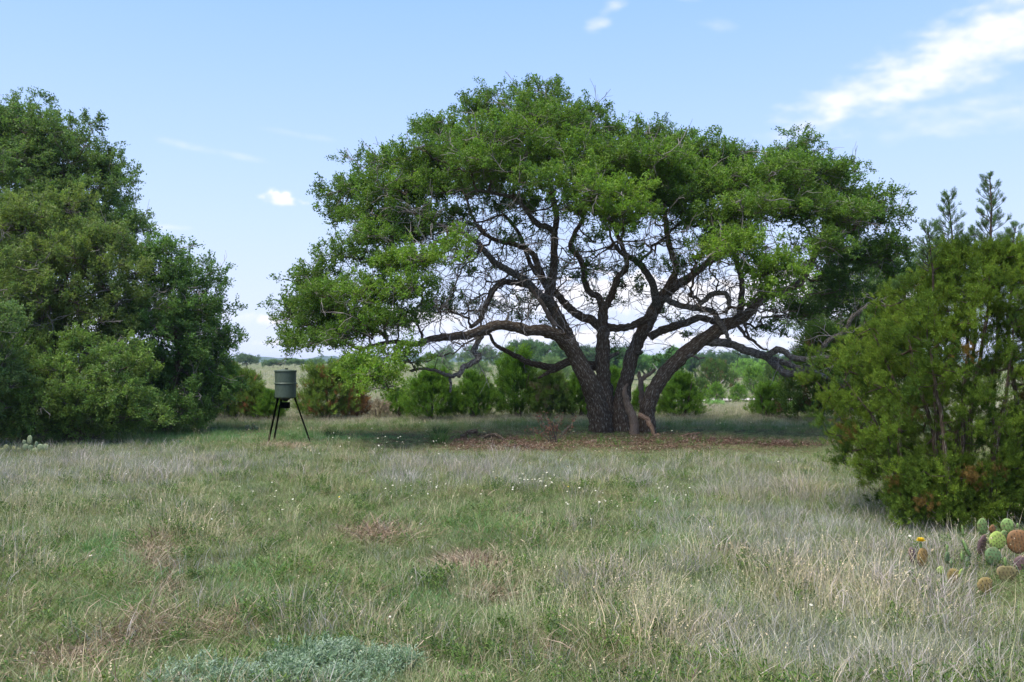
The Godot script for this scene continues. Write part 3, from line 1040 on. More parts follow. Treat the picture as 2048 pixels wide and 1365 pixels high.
	limb_of(sk, o, base, [[1408, 682, 11], [1431, 685, 9.5], [1463, 688, 9], [1495, 702, 9], [1531, 714, 9], [1550, 729, 8], [1563, 741, 7.5], [1577, 748, 7.5], [1607, 741, 7], [1630, 725, 6.5], [1638, 706, 6], [1660, 680, 5.5], [1688, 665, 5], [1701, 641, 5], [1721, 622, 4.5], [1752, 605, 3.5], [1790, 590, 2.5]], 19.8, 18.0, "limb", "lichen")
	limb_of(sk, o, base, [[1536, 712, 8], [1560, 699, 7], [1589, 717, 6.5], [1624, 719, 6], [1656, 715, 5.5], [1680, 722, 4]], 19.2, 18.4, "limb", "lichen")
	limb_of(sk, o, base, [[1534, 716, 7], [1556, 722, 6.5], [1577, 730, 6.5], [1604, 738, 6], [1632, 745, 6], [1657, 757, 4]], 19.4, 18.8, "limb", "lichen")
	limb_of(sk, o, base, [[1330, 596, 8], [1352, 608, 7], [1388, 616, 6.5], [1423, 622, 6.5], [1436, 640, 6.5], [1449, 660, 6], [1456, 672, 4], [1462, 686, 3]], 20.2, 19.0, "limb", "lichen")
	limb_of(sk, o, base, [[1392, 616, 6], [1412, 598, 6], [1427, 587, 5.5], [1454, 590, 5.5], [1458, 612, 5], [1452, 625, 4.5]], 19.6, 19.2, "limb", "lichen")
	limb_of(sk, o, base, [[1195, 733, 10], [1165, 728, 9], [1140, 724, 9], [1108, 736, 8.5], [1085, 731, 7.5], [1060, 727, 7], [1040, 716, 6], [1012, 703, 5], [990, 688, 4], [978, 668, 3]], 21.0, 20.2)
	limb_of(sk, o, base, [[1118, 738, 5], [1096, 746, 4.5], [1085, 752, 3.5], [1076, 757, 2]], 20.8, 20.2)
	limb_of(sk, o, base, [[966, 662, 7], [958, 680, 6.5], [947, 702, 6.5], [960, 716, 6], [940, 729, 6], [924, 738, 5.5], [918, 755, 4]], 18.8, 18.0, "limb", "lichen")
	limb_of(sk, o, base, [[925, 742, 4], [905, 752, 4.5], [880, 744, 4], [850, 738, 3], [820, 742, 2]], 18.2, 17.4, "limb", "lichen", 0.04, true)
	limb_of(sk, o, base, [[898, 748, 3], [902, 768, 2.8], [899, 786, 2]], 18.0, 17.9, "limb", "lichen", 0.04, false)
	limb_of(sk, o, base, [[1111, 652, 6], [1097, 631, 5], [1088, 614, 4.5], [1070, 588, 3.5], [1060, 572, 2.5]], 19.7, 19.3, "broken_limb", "dead", 0.03, false)
	limb_of(sk, o, base, [[1476, 650, 4], [1488, 668, 3.5], [1506, 682, 3.2], [1520, 694, 2.8], [1536, 702, 2]], 19.6, 19.2, "limb", "bark", 0.05, false)
	limb_of(sk, o, base, [[1489, 648, 3], [1494, 664, 2.5], [1499, 676, 2.2], [1512, 686, 2]], 19.5, 19.2, "limb", "bark", 0.04, false)
	# dead stubs at the foot
	limb_of(sk, o, base, [[1268, 880, 12], [1269, 858, 9], [1266, 834, 9], [1256, 812, 7.5], [1252, 796, 6], [1250, 778, 4], [1254, 768, 2]], 19.6, 19.5, "dead_stub", "dead", 0.03, false, "weathered grey dead stub standing against the trunks")
	limb_of(sk, o, base, [[1283, 806, 6], [1283, 786, 5.5], [1282, 766, 5.5], [1287, 755, 5], [1299, 749, 4], [1312, 740, 2.5]], 20.2, 19.9, "dead_stub", "dead", 0.03, false, "forked dead stub pale at its broken end")
	limb_of(sk, o, base, [[1283, 764, 4.5], [1278, 752, 4], [1280, 744, 2.5]], 20.1, 20.1, "dead_stub", "dead", 0.02, false, "short dead prong beside the forked stub")
	limb_of(sk, o, base, [[1277, 830, 4.5], [1289, 836, 5.5], [1298, 846, 5], [1304, 858, 4.5], [1308, 874, 4]], 19.5, 19.3, "broken_limb", "wood", 0.02, false, "broken limb with pale peeled bark leaning on the trunk")
	limb_of(sk, o, base, [[1372, 716, 4], [1384, 711, 3], [1398, 717, 1.8], [1410, 716, 1]], 19.7, 19.3, "dead_stub", "lichen", 0.02, false, "thin pale dead stub on the right trunk")
	# crown: layered pads of foliage with bare wood between [picture x, y, half width, half height, metres away, painted light: front pads lit, back ones shaded]
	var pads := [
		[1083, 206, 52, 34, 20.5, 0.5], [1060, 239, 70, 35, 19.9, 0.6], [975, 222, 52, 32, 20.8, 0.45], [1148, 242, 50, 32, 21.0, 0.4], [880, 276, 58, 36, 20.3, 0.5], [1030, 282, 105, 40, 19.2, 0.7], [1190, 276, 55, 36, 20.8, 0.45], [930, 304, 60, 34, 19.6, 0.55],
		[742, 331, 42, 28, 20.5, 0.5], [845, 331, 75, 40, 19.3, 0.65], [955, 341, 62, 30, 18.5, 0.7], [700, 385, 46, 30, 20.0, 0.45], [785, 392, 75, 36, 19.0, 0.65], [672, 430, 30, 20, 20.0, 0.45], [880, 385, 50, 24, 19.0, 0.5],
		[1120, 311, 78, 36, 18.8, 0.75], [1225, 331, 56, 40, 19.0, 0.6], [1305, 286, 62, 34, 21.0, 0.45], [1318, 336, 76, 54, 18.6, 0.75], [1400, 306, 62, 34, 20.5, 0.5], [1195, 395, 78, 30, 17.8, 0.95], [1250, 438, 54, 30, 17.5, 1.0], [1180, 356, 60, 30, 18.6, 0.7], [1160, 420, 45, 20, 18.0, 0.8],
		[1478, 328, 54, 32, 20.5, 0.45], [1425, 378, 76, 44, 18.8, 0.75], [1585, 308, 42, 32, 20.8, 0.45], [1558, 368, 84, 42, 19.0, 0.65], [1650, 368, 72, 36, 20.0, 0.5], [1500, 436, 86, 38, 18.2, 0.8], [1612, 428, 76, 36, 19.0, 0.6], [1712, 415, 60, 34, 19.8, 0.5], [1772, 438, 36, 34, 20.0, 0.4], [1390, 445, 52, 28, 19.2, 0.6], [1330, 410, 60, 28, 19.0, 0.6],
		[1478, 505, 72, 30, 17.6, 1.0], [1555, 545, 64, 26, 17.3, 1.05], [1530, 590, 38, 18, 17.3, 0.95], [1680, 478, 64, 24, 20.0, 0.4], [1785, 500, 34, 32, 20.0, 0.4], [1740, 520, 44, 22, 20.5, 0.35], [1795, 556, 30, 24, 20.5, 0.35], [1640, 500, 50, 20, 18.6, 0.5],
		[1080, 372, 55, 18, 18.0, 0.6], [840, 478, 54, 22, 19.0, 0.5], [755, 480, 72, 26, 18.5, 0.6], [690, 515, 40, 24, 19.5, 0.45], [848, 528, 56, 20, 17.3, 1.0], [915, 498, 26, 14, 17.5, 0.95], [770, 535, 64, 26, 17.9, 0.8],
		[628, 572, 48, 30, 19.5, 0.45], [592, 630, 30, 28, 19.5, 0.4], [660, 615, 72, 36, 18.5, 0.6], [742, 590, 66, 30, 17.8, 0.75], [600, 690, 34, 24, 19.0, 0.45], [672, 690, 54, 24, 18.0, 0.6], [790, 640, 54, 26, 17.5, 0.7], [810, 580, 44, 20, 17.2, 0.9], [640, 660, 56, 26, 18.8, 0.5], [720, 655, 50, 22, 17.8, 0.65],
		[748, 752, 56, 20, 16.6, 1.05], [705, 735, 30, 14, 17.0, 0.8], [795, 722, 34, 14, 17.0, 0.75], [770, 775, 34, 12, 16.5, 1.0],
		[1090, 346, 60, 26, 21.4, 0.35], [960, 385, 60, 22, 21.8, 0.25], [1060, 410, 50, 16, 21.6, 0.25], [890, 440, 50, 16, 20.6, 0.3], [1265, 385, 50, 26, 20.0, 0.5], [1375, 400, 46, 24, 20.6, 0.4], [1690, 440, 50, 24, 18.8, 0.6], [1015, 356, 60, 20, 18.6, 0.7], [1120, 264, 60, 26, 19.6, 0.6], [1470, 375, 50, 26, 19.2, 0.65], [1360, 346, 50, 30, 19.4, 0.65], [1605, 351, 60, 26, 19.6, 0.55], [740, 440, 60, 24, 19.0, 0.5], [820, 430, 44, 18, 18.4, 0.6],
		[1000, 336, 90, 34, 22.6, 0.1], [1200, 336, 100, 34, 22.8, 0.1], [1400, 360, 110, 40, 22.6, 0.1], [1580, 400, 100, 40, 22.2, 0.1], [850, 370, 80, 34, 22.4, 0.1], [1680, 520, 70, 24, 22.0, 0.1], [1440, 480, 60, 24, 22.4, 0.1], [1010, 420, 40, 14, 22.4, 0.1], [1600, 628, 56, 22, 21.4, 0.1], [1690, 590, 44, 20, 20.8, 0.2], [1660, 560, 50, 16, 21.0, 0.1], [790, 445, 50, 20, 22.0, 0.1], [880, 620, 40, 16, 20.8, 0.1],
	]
	var at := []
	var tone := {}
	for q in pads:
		var c := P(q[0], q[1], q[4])
		var k: float = q[4] / FOCAL
		for i in ceili(q[2] * q[3] / 118.0):
			var dd := rdir()
			dd.y = dd.y * 0.8 + 0.15
			var p: Vector3 = c + dd * pow(rng.randf(), 0.4) * Vector3(q[2] * k, q[3] * k, q[2] * k * 1.15) * rnd(0.75, 1.08)
			at.append(p)
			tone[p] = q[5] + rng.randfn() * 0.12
	# scraps of leaf hanging in the open middle
	for q in [[905, 590, 21.5], [930, 600, 21.8], [960, 620, 22], [1040, 600, 22], [1060, 640, 22.5], [1010, 625, 22], [1130, 540, 22], [1140, 560, 21.6], [1175, 600, 21.7], [1180, 490, 21.8], [1225, 610, 21.8], [1250, 570, 21.5], [1215, 540, 22], [1290, 600, 22], [1360, 670, 21.5], [1335, 640, 21.4], [1520, 660, 20.8], [1540, 650, 20.6], [1565, 665, 20.4], [1400, 560, 21.8], [1225, 690, 22], [1060, 565, 21.5], [1480, 655, 21], [1120, 660, 22.5], [945, 545, 21], [1340, 720, 23]]:
		at.append(P(q[0] + rnd(-8, 8), q[1] + rnd(-8, 8), q[2]))
	var bare := {}
	for i in 640:
		var px := rnd(850, 1620)
		var py := rnd(380.0 + absf(px - 1180.0) * 0.22, 640.0)
		var p := P(px, py, rnd(17.6, 23.4))
		if py > 560.0 and px > 1130 and px < 1330 and rng.randf() < 0.7:
			continue
		at.append(p)
		bare[p] = true
	for i in 26:   # thin leaf scraps along the inner boughs
		var p := P(rnd(880, 1560), rnd(430, 560), rnd(19.0, 23.0))
		at.append(p)
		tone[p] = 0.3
	for i in 60:
		var p := P(rnd(690, 960), rnd(610, 745), rnd(17.0, 20.0))
		at.append(p)
		bare[p] = true
	var mid := P(1200, 600, D)
	at.sort_custom(func(x, y): return x.distance_squared_to(mid) < y.distance_squared_to(mid))
	var lv := Leaves.new(sprigs.size())
	var tw := MB.new()
	for p in at:
		sk.attach(p, rng, 0.06, 0.2, 0.15, 0.3)
		if bare.has(p):
			continue
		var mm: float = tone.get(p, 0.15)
		var tint := mix_tint(Color(0.09, 0.175, 0.045), Color(0.235, 0.385, 0.047), mm * 0.9)  # leaf tint carries painted light, paler on front pads, darker behind
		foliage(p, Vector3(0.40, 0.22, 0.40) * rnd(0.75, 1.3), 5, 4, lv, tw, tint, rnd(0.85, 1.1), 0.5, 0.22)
	# bare grey twigs inside the crown
	var dead := MB.new()
	bare_twigs(sk, dead, 2400, 1.7)
	var stubs := MB.new()
	for i in 70:
		var k := rng.randi() % sk.pos.size()
		if sk.fix[k] < 0.035 or sk.pos[k].y < 1.0:
			continue
		var d := (rdir() + Vector3.UP * 0.15).normalized()
		var q := sk.pos[k] + d * sk.fix[k] * 0.6
		var l := rnd(0.08, 0.3) + sk.fix[k] * 0.5
		var rr := sk.fix[k] * rnd(0.2, 0.42)
		stubs.tube(PackedVector3Array([q, q + d * l * 0.5, q + (d + rdir() * 0.3) * l]), PackedFloat32Array([rr * 1.7, rr, rr * 0.7]), 7, Color.WHITE, wob, 0.5, 3.0, 2.0)
	obj("broken_stubs", shift(stubs, base), mats.lichen, o).set_meta("kind", "stuff")
	var br := MB.new()
	sk.build(br, 0.0075, 0.43, wob)
	obj("branches", shift(br, base), mats.bark, o).set_meta("kind", "stuff")
	obj("twigs", shift(tw, base), mats.twig, o).set_meta("kind", "stuff")
	obj("dead_twigs", shift(dead, base), mats.pale_twig, o).set_meta("kind", "stuff")
	scatter("crown", sprigs, mats.leaf, lv, o, base)


func lobes_at(list: Array, k := 1.0) -> Array:   # [picture x, picture y, radius in picture units, metres away]
	var out := []
	for q in list:
		var r: float = q[2] * q[3] / FOCAL * k
		out.append([P(q[0], q[1], q[3]), Vector3(r, r * 0.85, r)])
	return out


func make_left_oaks(sprigs: Array) -> void:
	var b := P(30, 880, 22.5)
	b.y = ground_at(b.x, b.z)
	lobe_tree("oak_tree", "tallest oak of the dense thicket, its crown rising above the others", "oak tree", b, lobes_at([[50, 275, 75, 22.5], [130, 320, 75, 22], [-50, 320, 110, 22.5], [40, 390, 120, 22], [190, 355, 48, 22.3], [-80, 500, 150, 22], [120, 470, 115, 21.8], [30, 560, 120, 22.5], [215, 450, 45, 22], [215, 395, 40, 22], [250, 470, 36, 21.6], [272, 520, 30, 21.4], [205, 345, 30, 22.2]]), sprigs, mats.leaf, 1.05, 0.46, 2.9, [Color(0.128, 0.217, 0.072), Color(0.217, 0.332, 0.091)], 0.24)
	b = P(120, 885, 19.6)
	b.y = ground_at(b.x, b.z)
	lobe_tree("oak_tree", "yellow-green oak with bare grey twigs inside, in the thicket's middle", "oak tree", b, lobes_at([[100, 455, 75, 19.6], [30, 500, 85, 19.4], [190, 520, 70, 19.3], [110, 570, 105, 19], [235, 570, 55, 19.2], [0, 620, 100, 19.4], [210, 640, 60, 19], [60, 660, 70, 19], [150, 655, 65, 19.6], [110, 725, 75, 19.4], [200, 720, 50, 19.2]]), sprigs, mats.leaf, 0.95, 0.42, 2.7, [Color(0.156, 0.232, 0.071), Color(0.254, 0.342, 0.089)], 0.2)
	b = P(330, 865, 20.8)
	b.y = ground_at(b.x, b.z)
	lobe_tree("oak_tree", "dark oak at the thicket's edge whose low boughs point towards the feeder", "oak tree", b, lobes_at([[325, 545, 55, 20.8], [375, 565, 42, 20.8], [345, 630, 85, 20.6], [405, 640, 38, 20.6], [300, 700, 100, 20.2], [400, 690, 50, 20.6], [440, 695, 28, 20.6], [385, 755, 60, 20.6], [270, 590, 40, 20.5], [330, 790, 75, 20.6], [415, 770, 40, 20.9], [355, 825, 55, 19.8], [300, 845, 45, 19.4], [405, 815, 40, 20.4], [370, 855, 25, 19.6]]), sprigs, mats.leaf, 1.0, 0.42, 3.0, [Color(0.114, 0.217, 0.066), Color(0.191, 0.332, 0.078)], 0.2)
	b = P(150, 890, 17.8)
	b.y = ground_at(b.x, b.z)
	lobe_tree("oak_bush", "low bushy oak with bright small leaves reaching down to the grass", "oak bush", b, lobes_at([[40, 770, 70, 17.6], [130, 790, 75, 17.5], [220, 800, 70, 17.5], [285, 825, 42, 17.5], [60, 850, 60, 17.4], [160, 850, 50, 17.4], [240, 850, 40, 17.4], [10, 700, 70, 17.9], [170, 720, 50, 17.9], [255, 740, 50, 17.9], [-50, 800, 80, 17.6], [100, 820, 55, 17.3], [95, 868, 36, 17.2], [20, 862, 45, 17.2], [210, 868, 30, 17.3]]), sprigs, mats.leaf, 0.85, 0.34, 3.6, [Color(0.132, 0.232, 0.063), Color(0.267, 0.387, 0.089)], 0.1, "", 6, 5, 3)
	b = P(-90, 895, 16.4)
	b.y = ground_at(b.x, b.z)
	lobe_tree("oak_bush", "grey-green leafy bush at the very edge beside the pale cactus", "oak bush", b, lobes_at([[-30, 660, 60, 16.4], [-60, 740, 80, 16.4], [-20, 800, 55, 16.4], [-70, 850, 60, 16.4]]), sprigs, mats.leaf, 0.85, 0.34, 3.4, [Color(0.132, 0.222, 0.078), Color(0.198, 0.298, 0.100)], 0.08, "", 6, 5, 3)


func make_juniper(sprays: Array) -> void:
	var base := P(1955, 1066, 9.3)
	base.y = ground_at(base.x, base.z)
	var o := thing("juniper_tree", "large many-stemmed juniper with feathery spires, towering over the cactus", "juniper", base)
	var sk := Skel.new()
	var lv := Leaves.new(sprays.size())
	var spire := MB.new()
	# [tip x, tip y, foot x, metres away, spire length]
	for q in [[1897, 392, 1900, 9.4, 0.85], [1980, 356, 1955, 9.3, 1.05], [2030, 455, 2010, 9.0, 0.7], [1856, 452, 1880, 9.0, 0.5], [1935, 470, 1940, 9.6, 0.5], [2005, 480, 2000, 9.2, 0.5], [2095, 430, 2060, 9.5, 0.8], [1800, 560, 1890, 9.4, 0.2], [1730, 640, 1870, 9.2, 0.1], [1690, 760, 1880, 9.0, 0.1], [1940, 560, 1930, 8.8, 0.2], [2110, 600, 2050, 8.7, 0.2], [1850, 640, 1900, 8.7, 0.1], [2170, 620, 2080, 9.4, 0.2], [2030, 640, 1990, 8.5, 0.1]]:
		var foot := P(q[2], 1062, q[3])
		foot.y = ground_at(foot.x, foot.z) - 0.1
		var tip := P(q[0], q[1], q[3])
		var sm := smooth(PackedVector3Array([foot, foot.lerp(tip, 0.3) + Vector3(rng.randfn() * 0.06 + (tip.x - foot.x) * 0.1, 0, rng.randfn() * 0.08), foot.lerp(tip, 0.65) + Vector3(rng.randfn() * 0.05, 0, rng.randfn() * 0.05), tip]), PackedFloat32Array([0.034, 0.027, 0.018, 0.005]), 6, 0.03)
		var tr := MB.new()
		tr.tube(sm[0], sm[1], 8, Color.WHITE, wob, 0.25, 2.0, 2.0)
		obj("trunk", shift(tr, base), mats.bark, o)
		sk.limb(sm[0], sm[1])
		var n := int(q[4] * 60.0)
		for i in n:   # feathery leader
			var t := (i + rng.randf()) / n
			var p: Vector3 = tip - Vector3.UP * q[4] * t
			var l: float = 0.05 + 0.26 * pow(t, 0.8) * q[4]
			var a := rng.randf() * TAU
			var d := Vector3(cos(a), 0.75, sin(a)).normalized()
			var e: Vector3 = p + d * l
			spire.tube(PackedVector3Array([p, p.lerp(e, 0.6) - Vector3.UP * 0.01, e]), PackedFloat32Array([0.005, 0.004, 0.002]), 3)
			for k in maxi(4, int(l * 34.0)):
				lv.put(rng.randi() % sprays.size(), along(d * 0.8 + Vector3.UP * 0.5 + rdir() * 0.3, rng.randf() * TAU, rnd(0.25, 0.42), p.lerp(e, rnd(0.3, 1.0))), Color(0.157, 0.251, 0.096) * rnd(0.8, 1.2))
	# the body: wide in the middle, drawn in at the foot
	var lft := Curve.new()
	var rgt := Curve.new()
	for c in [lft, rgt]:
		c.min_value = 0.0
		c.max_value = 3000.0
	for q in [[470, 1895, 1960], [525, 1872, 2050], [555, 1840, 2120], [582, 1795, 2170], [615, 1752, 2200], [660, 1712, 2220], [720, 1660, 2230], [780, 1640, 2240], [840, 1640, 2240], [900, 1665, 2230], [950, 1700, 2210], [990, 1755, 2190], [1025, 1805, 2160], [1064, 1880, 2110]]:
		lft.add_point(Vector2((q[0] - 470.0) / 594.0, q[1]), 0, 0, Curve.TANGENT_LINEAR, Curve.TANGENT_LINEAR)
		rgt.add_point(Vector2((q[0] - 470.0) / 594.0, q[2]), 0, 0, Curve.TANGENT_LINEAR, Curve.TANGENT_LINEAR)
	var at := []
	while at.size() < 1250:
		var py := rnd(505, 1060)
		var t := (py - 470.0) / 594.0
		var a := lft.sample(t)
		var b := rgt.sample(t)
		var w := (b - a) * 0.5
		var u := rnd(-1.0, 1.0)
		var v := rnd(-1.0, 1.0)
		var r := sqrt(u * u + v * v)
		if r > 1.0 or r < 0.45 and rng.randf() < 0.7:
			continue
		var half := minf(w * 9.3 / FOCAL, 1.15)
		var p := P((a + b) * 0.5 + u * w, py, 9.3)
		p.z += v * half
		var lump := wob.get_noise_3dv(p * 2.4 + Vector3(7, 3, 1))
		p += rdir() * 0.05 + Vector3((p.x - base.x), 0.5, (p.z - base.z)).normalized() * lump * 0.32
		if wob.get_noise_3dv(p * 1.9) < -0.16 and rng.randf() < 0.7:
			continue
		if py > 940 and rng.randf() < 0.1 * smoothstep(940.0, 1050.0, py):
			continue
		at.append(p)
	for i in 190:   # skirts of foliage at the foot
		at.append(P(rnd(1790, 2180), rnd(930, 1058), rnd(8.3, 9.2)))
	at.sort_custom(func(x, y): return Vector2(x.x - base.x, x.z - base.z).length_squared() < Vector2(y.x - base.x, y.z - base.z).length_squared())
	for p in at:
		sk.attach(p, rng, 0.03, 0.16, -0.5, 0.25)
		var out := Vector3(p.x - base.x, 0.0, p.z - base.z).normalized()
		var mm := 0.5 + 1.0 * wob.get_noise_3dv(p * 2.2) + 0.22 * rng.randfn()
		var tint := mix_tint(Color(0.096, 0.167, 0.034), Color(0.241, 0.345, 0.051), mm)
		if rng.randf() < 0.006 + 0.02 * smoothstep(2.2, 0.4, p.y):
			tint = Color(0.272, 0.178, 0.062)
		for j in 28:
			var q: Vector3 = p + rdir() * rnd(0.0, 0.15)
			var f := rnd(0.75, 1.25)
			lv.put(rng.randi() % sprays.size(), along(out * 0.55 + Vector3.UP * 0.8 + rdir() * 0.55, rng.randf() * TAU, rnd(0.2, 0.56), q), Color(tint.r * f, tint.g * f, tint.b * f))
	var br := MB.new()
	sk.build(br, 0.0045, 0.45, null)
	obj("branches", shift(br, base), mats.bark, o).set_meta("kind", "stuff")
	obj("twigs", shift(spire, base), mats.twig, o).set_meta("kind", "stuff")
	scatter("crown", sprays, mats.needle, lv, o, base)


# ---------------------------------------------------------------- middle distance
func make_middle(sprays: Array, sprigs: Array) -> void:
	var g := "cedars along the far side of the oak"
	var green := [Color(0.111, 0.235, 0.051), Color(0.235, 0.402, 0.061)]
	var rusty := [Color(0.138, 0.235, 0.061), Color(0.250, 0.360, 0.084), Color(0.387, 0.193, 0.111)]
	var dark := [Color(0.089, 0.166, 0.051), Color(0.152, 0.250, 0.061), Color(0.250, 0.166, 0.098)]
	for q in [
		["dark cedar with rusty tips tucked behind the thicket's edge", 465, 842, 130, 100, 25.0, rusty], ["slim pointed cedar between the thicket and the feeder", 512, 840, 60, 62, 24.6, rusty], ["small bright cedar directly behind the feeder's left legs", 540, 840, 62, 50, 24.4, green],
		["wide rust-tipped cedar just right of the feeder", 655, 840, 130, 98, 24.8, rusty], ["half-brown cedar at the end of the rust-tipped one", 712, 838, 55, 70, 25.0, [Color(0.276, 0.193, 0.084), Color(0.360, 0.208, 0.111), Color(0.415, 0.193, 0.138)]],
		["little round cedar standing before the open pale field", 792, 838, 52, 48, 25.6, green], ["full round bright cedar under the oak's low left boughs", 862, 842, 108, 92, 24.6, green], ["broad cedar between the round one and the tall one", 948, 842, 92, 84, 24.8, green],
		["tallest cedar of the row, a green cone behind the oak", 1034, 842, 98, 126, 25.2, green], ["cedar with greyed lower branches left of the oak's trunks", 1100, 840, 92, 92, 24.8, [Color(0.138, 0.221, 0.069), Color(0.221, 0.331, 0.084), Color(0.276, 0.235, 0.166)]], ["cedar mostly hidden by the oak's left trunk", 1160, 838, 80, 85, 25.2, green],
		["cedar showing through the gap between the oak's trunks", 1225, 836, 60, 88, 26.0, green], ["low cedar glimpsed right of the dead grey stub", 1284, 834, 44, 52, 26.4, green], ["big bright cedar right of the oak's leaning trunk", 1360, 834, 106, 76, 25.6, green], ["lone pointed cedar in the gap below the drooping limb", 1540, 836, 78, 62, 25.4, green],
	]:
		cedar(q[0], q[1], q[2], q[3], q[4], q[5], sprays, q[6], g, "cedar_tree", "cedar", rnd(0.36, 0.62))
	cedar("dark juniper with dead brown inside, below the drooping limb's end", 1640, 842, 130, 175, 24.0, sprays, dark, "", "juniper_tree", "juniper", 0.45)
	cedar("dark juniper behind the big one at the edge", 1765, 860, 150, 240, 21.0, sprays, dark, "", "juniper_tree", "juniper", 0.45)
	cedar("low fresh-green shrub beside the dark brown juniper", 1612, 836, 74, 26, 27.5, sprays, [Color(0.221, 0.415, 0.138), Color(0.304, 0.525, 0.166)], "", "green_shrub", "shrub", 0.3)
	cedar("tangle of dead grey brush near the little round cedar", 755, 840, 52, 30, 25.0, sprays, [Color(0.387, 0.331, 0.276), Color(0.553, 0.470, 0.415)], "", "dead_brush", "brush", 0.3, 0.5)
	# shrubs scattered over the slope to the right
	var s := "round shrubs on the slope beyond the oak"
	for q in [
		["large dark round shrub on the slope under the oak's right limb", 1432, 777, 82, 50, 82.0, dark], ["small round shrub left of its twin by the pale track", 1433, 803, 38, 32, 58.0, green], ["small round shrub touching the pale track", 1476, 802, 34, 28, 58.0, green], ["dark shrub between the big round one and the track", 1402, 798, 44, 36, 62.0, dark],
		["shrub on the slope with a pointed top", 1508, 780, 50, 40, 72.0, green], ["taller shrub at the slope's right, below the drooping limb", 1556, 790, 62, 60, 64.0, dark], ["bright yellow-green shrub high on the slope", 1490, 748, 60, 26, 130.0, [Color(0.250, 0.441, 0.111), Color(0.360, 0.580, 0.138)]], ["second yellow-green shrub beside the high one", 1532, 752, 50, 30, 125.0, [Color(0.250, 0.441, 0.111), Color(0.360, 0.580, 0.138)]],
		["low pale green weed clump in front of the round twins", 1428, 830, 40, 20, 33.0, [Color(0.276, 0.498, 0.166), Color(0.360, 0.607, 0.221)]], ["tiny green bush on the bare slope", 1474, 816, 18, 16, 44.0, green], ["pale shrub on the slope left of the trunks", 880, 742, 60, 22, 120.0, [Color(0.250, 0.360, 0.166), Color(0.331, 0.470, 0.221)]], ["grey-green shrub on the slope above the broad cedar", 950, 752, 70, 30, 110.0, [Color(0.221, 0.331, 0.138), Color(0.304, 0.415, 0.193)]],
		["shrub on the slope above the greyed cedar", 1110, 752, 80, 32, 110.0, [Color(0.221, 0.331, 0.138), Color(0.304, 0.415, 0.193)]], ["dark shrub beyond the leaning trunk's foot", 1345, 772, 60, 32, 92.0, [Color(0.166, 0.276, 0.084), Color(0.250, 0.387, 0.138)]], ["dark dot of a bush alone on the pale field", 645, 762, 14, 9, 75.0, green], ["second dark bush dot on the pale field", 620, 756, 10, 7, 90.0, green],
	]:
		cedar(q[0], q[1], q[2], q[3], q[4], q[5], sprays, q[6], s, "round_shrub", "shrub", 0.35, 0.6)
	# trees along the skyline
	var far := "trees along the skyline"
	for q in [
		["lone spreading oak on the skyline right of the thicket", 492, 735, 32, 30, 190.0, Color(0.152, 0.235, 0.124)], ["scrubby tree on the skyline beside the lone oak", 455, 737, 16, 18, 195.0, Color(0.166, 0.250, 0.111)], ["first low tree of the skyline row left of the big oak", 545, 735, 22, 14, 215.0, Color(0.193, 0.304, 0.138)], ["second low tree of the skyline row left of the big oak", 590, 735, 24, 15, 218.0, Color(0.208, 0.331, 0.138)], ["third low tree of the skyline row left of the big oak", 632, 735, 24, 16, 222.0, Color(0.193, 0.318, 0.138)], ["fourth low tree of the skyline row left of the big oak", 676, 736, 24, 19, 212.0, Color(0.221, 0.318, 0.166)],
		["skyline tree under the oak's low left boughs", 740, 740, 36, 28, 200.0, Color(0.166, 0.276, 0.124)], ["pale skyline tree behind the hanging grey branch", 880, 728, 44, 30, 180.0, Color(0.221, 0.318, 0.166)], ["skyline tree above the broad cedar", 960, 728, 46, 36, 170.0, Color(0.193, 0.289, 0.152)], ["dark skyline tree left of the trunks, tall", 1055, 735, 50, 58, 150.0, Color(0.124, 0.221, 0.098)], ["dark rounded skyline tree touching the left trunk", 1105, 740, 44, 54, 145.0, Color(0.138, 0.250, 0.098)], ["dark skyline tree seen between the left trunks", 1185, 752, 46, 60, 135.0, Color(0.111, 0.193, 0.084)],
		["dark skyline tree right of the second trunk", 1240, 760, 34, 66, 130.0, Color(0.124, 0.235, 0.084)], ["bright round skyline tree between the trunks", 1288, 762, 46, 66, 128.0, Color(0.193, 0.373, 0.098)], ["green skyline tree behind the leaning trunk", 1335, 756, 44, 58, 130.0, Color(0.166, 0.331, 0.098)], ["dark skyline tree right of the leaning trunk", 1392, 752, 42, 50, 140.0, Color(0.117, 0.208, 0.098)], ["dark rounded skyline tree below the bare limb", 1440, 750, 42, 46, 145.0, Color(0.124, 0.221, 0.098)], ["smaller skyline tree at the end of the dark ones", 1486, 742, 34, 36, 155.0, Color(0.124, 0.221, 0.111)],
		["low skyline tree behind the yellow-green shrubs", 1545, 738, 44, 34, 170.0, Color(0.166, 0.276, 0.124)], ["skyline tree seen under the drooping limb", 1610, 740, 50, 44, 150.0, Color(0.138, 0.235, 0.098)], ["skyline tree almost hidden by the big juniper", 1690, 745, 60, 60, 140.0, Color(0.138, 0.235, 0.098)],
	]:
		var d: float = q[5]
		var b := P(q[1], q[2], d)
		b.y = ground_at(b.x, b.z)
		var k := d / FOCAL
		var w: float = q[3] * k
		var hy := P(q[1], q[2] - q[4], d).y
		var h := maxf(hy - b.y, w * 0.6)
		var lobes := []
		for i in 7:
			var a := rng.randf() * TAU
			var t := rng.randf()
			lobes.append([b + Vector3(cos(a) * w * 0.62 * sqrt(1.0 - t * 0.6), h * (0.34 + 0.38 * t), sin(a) * w * 0.5), Vector3(w * 0.42, h * 0.24, w * 0.42)])
		var c: Color = q[6]
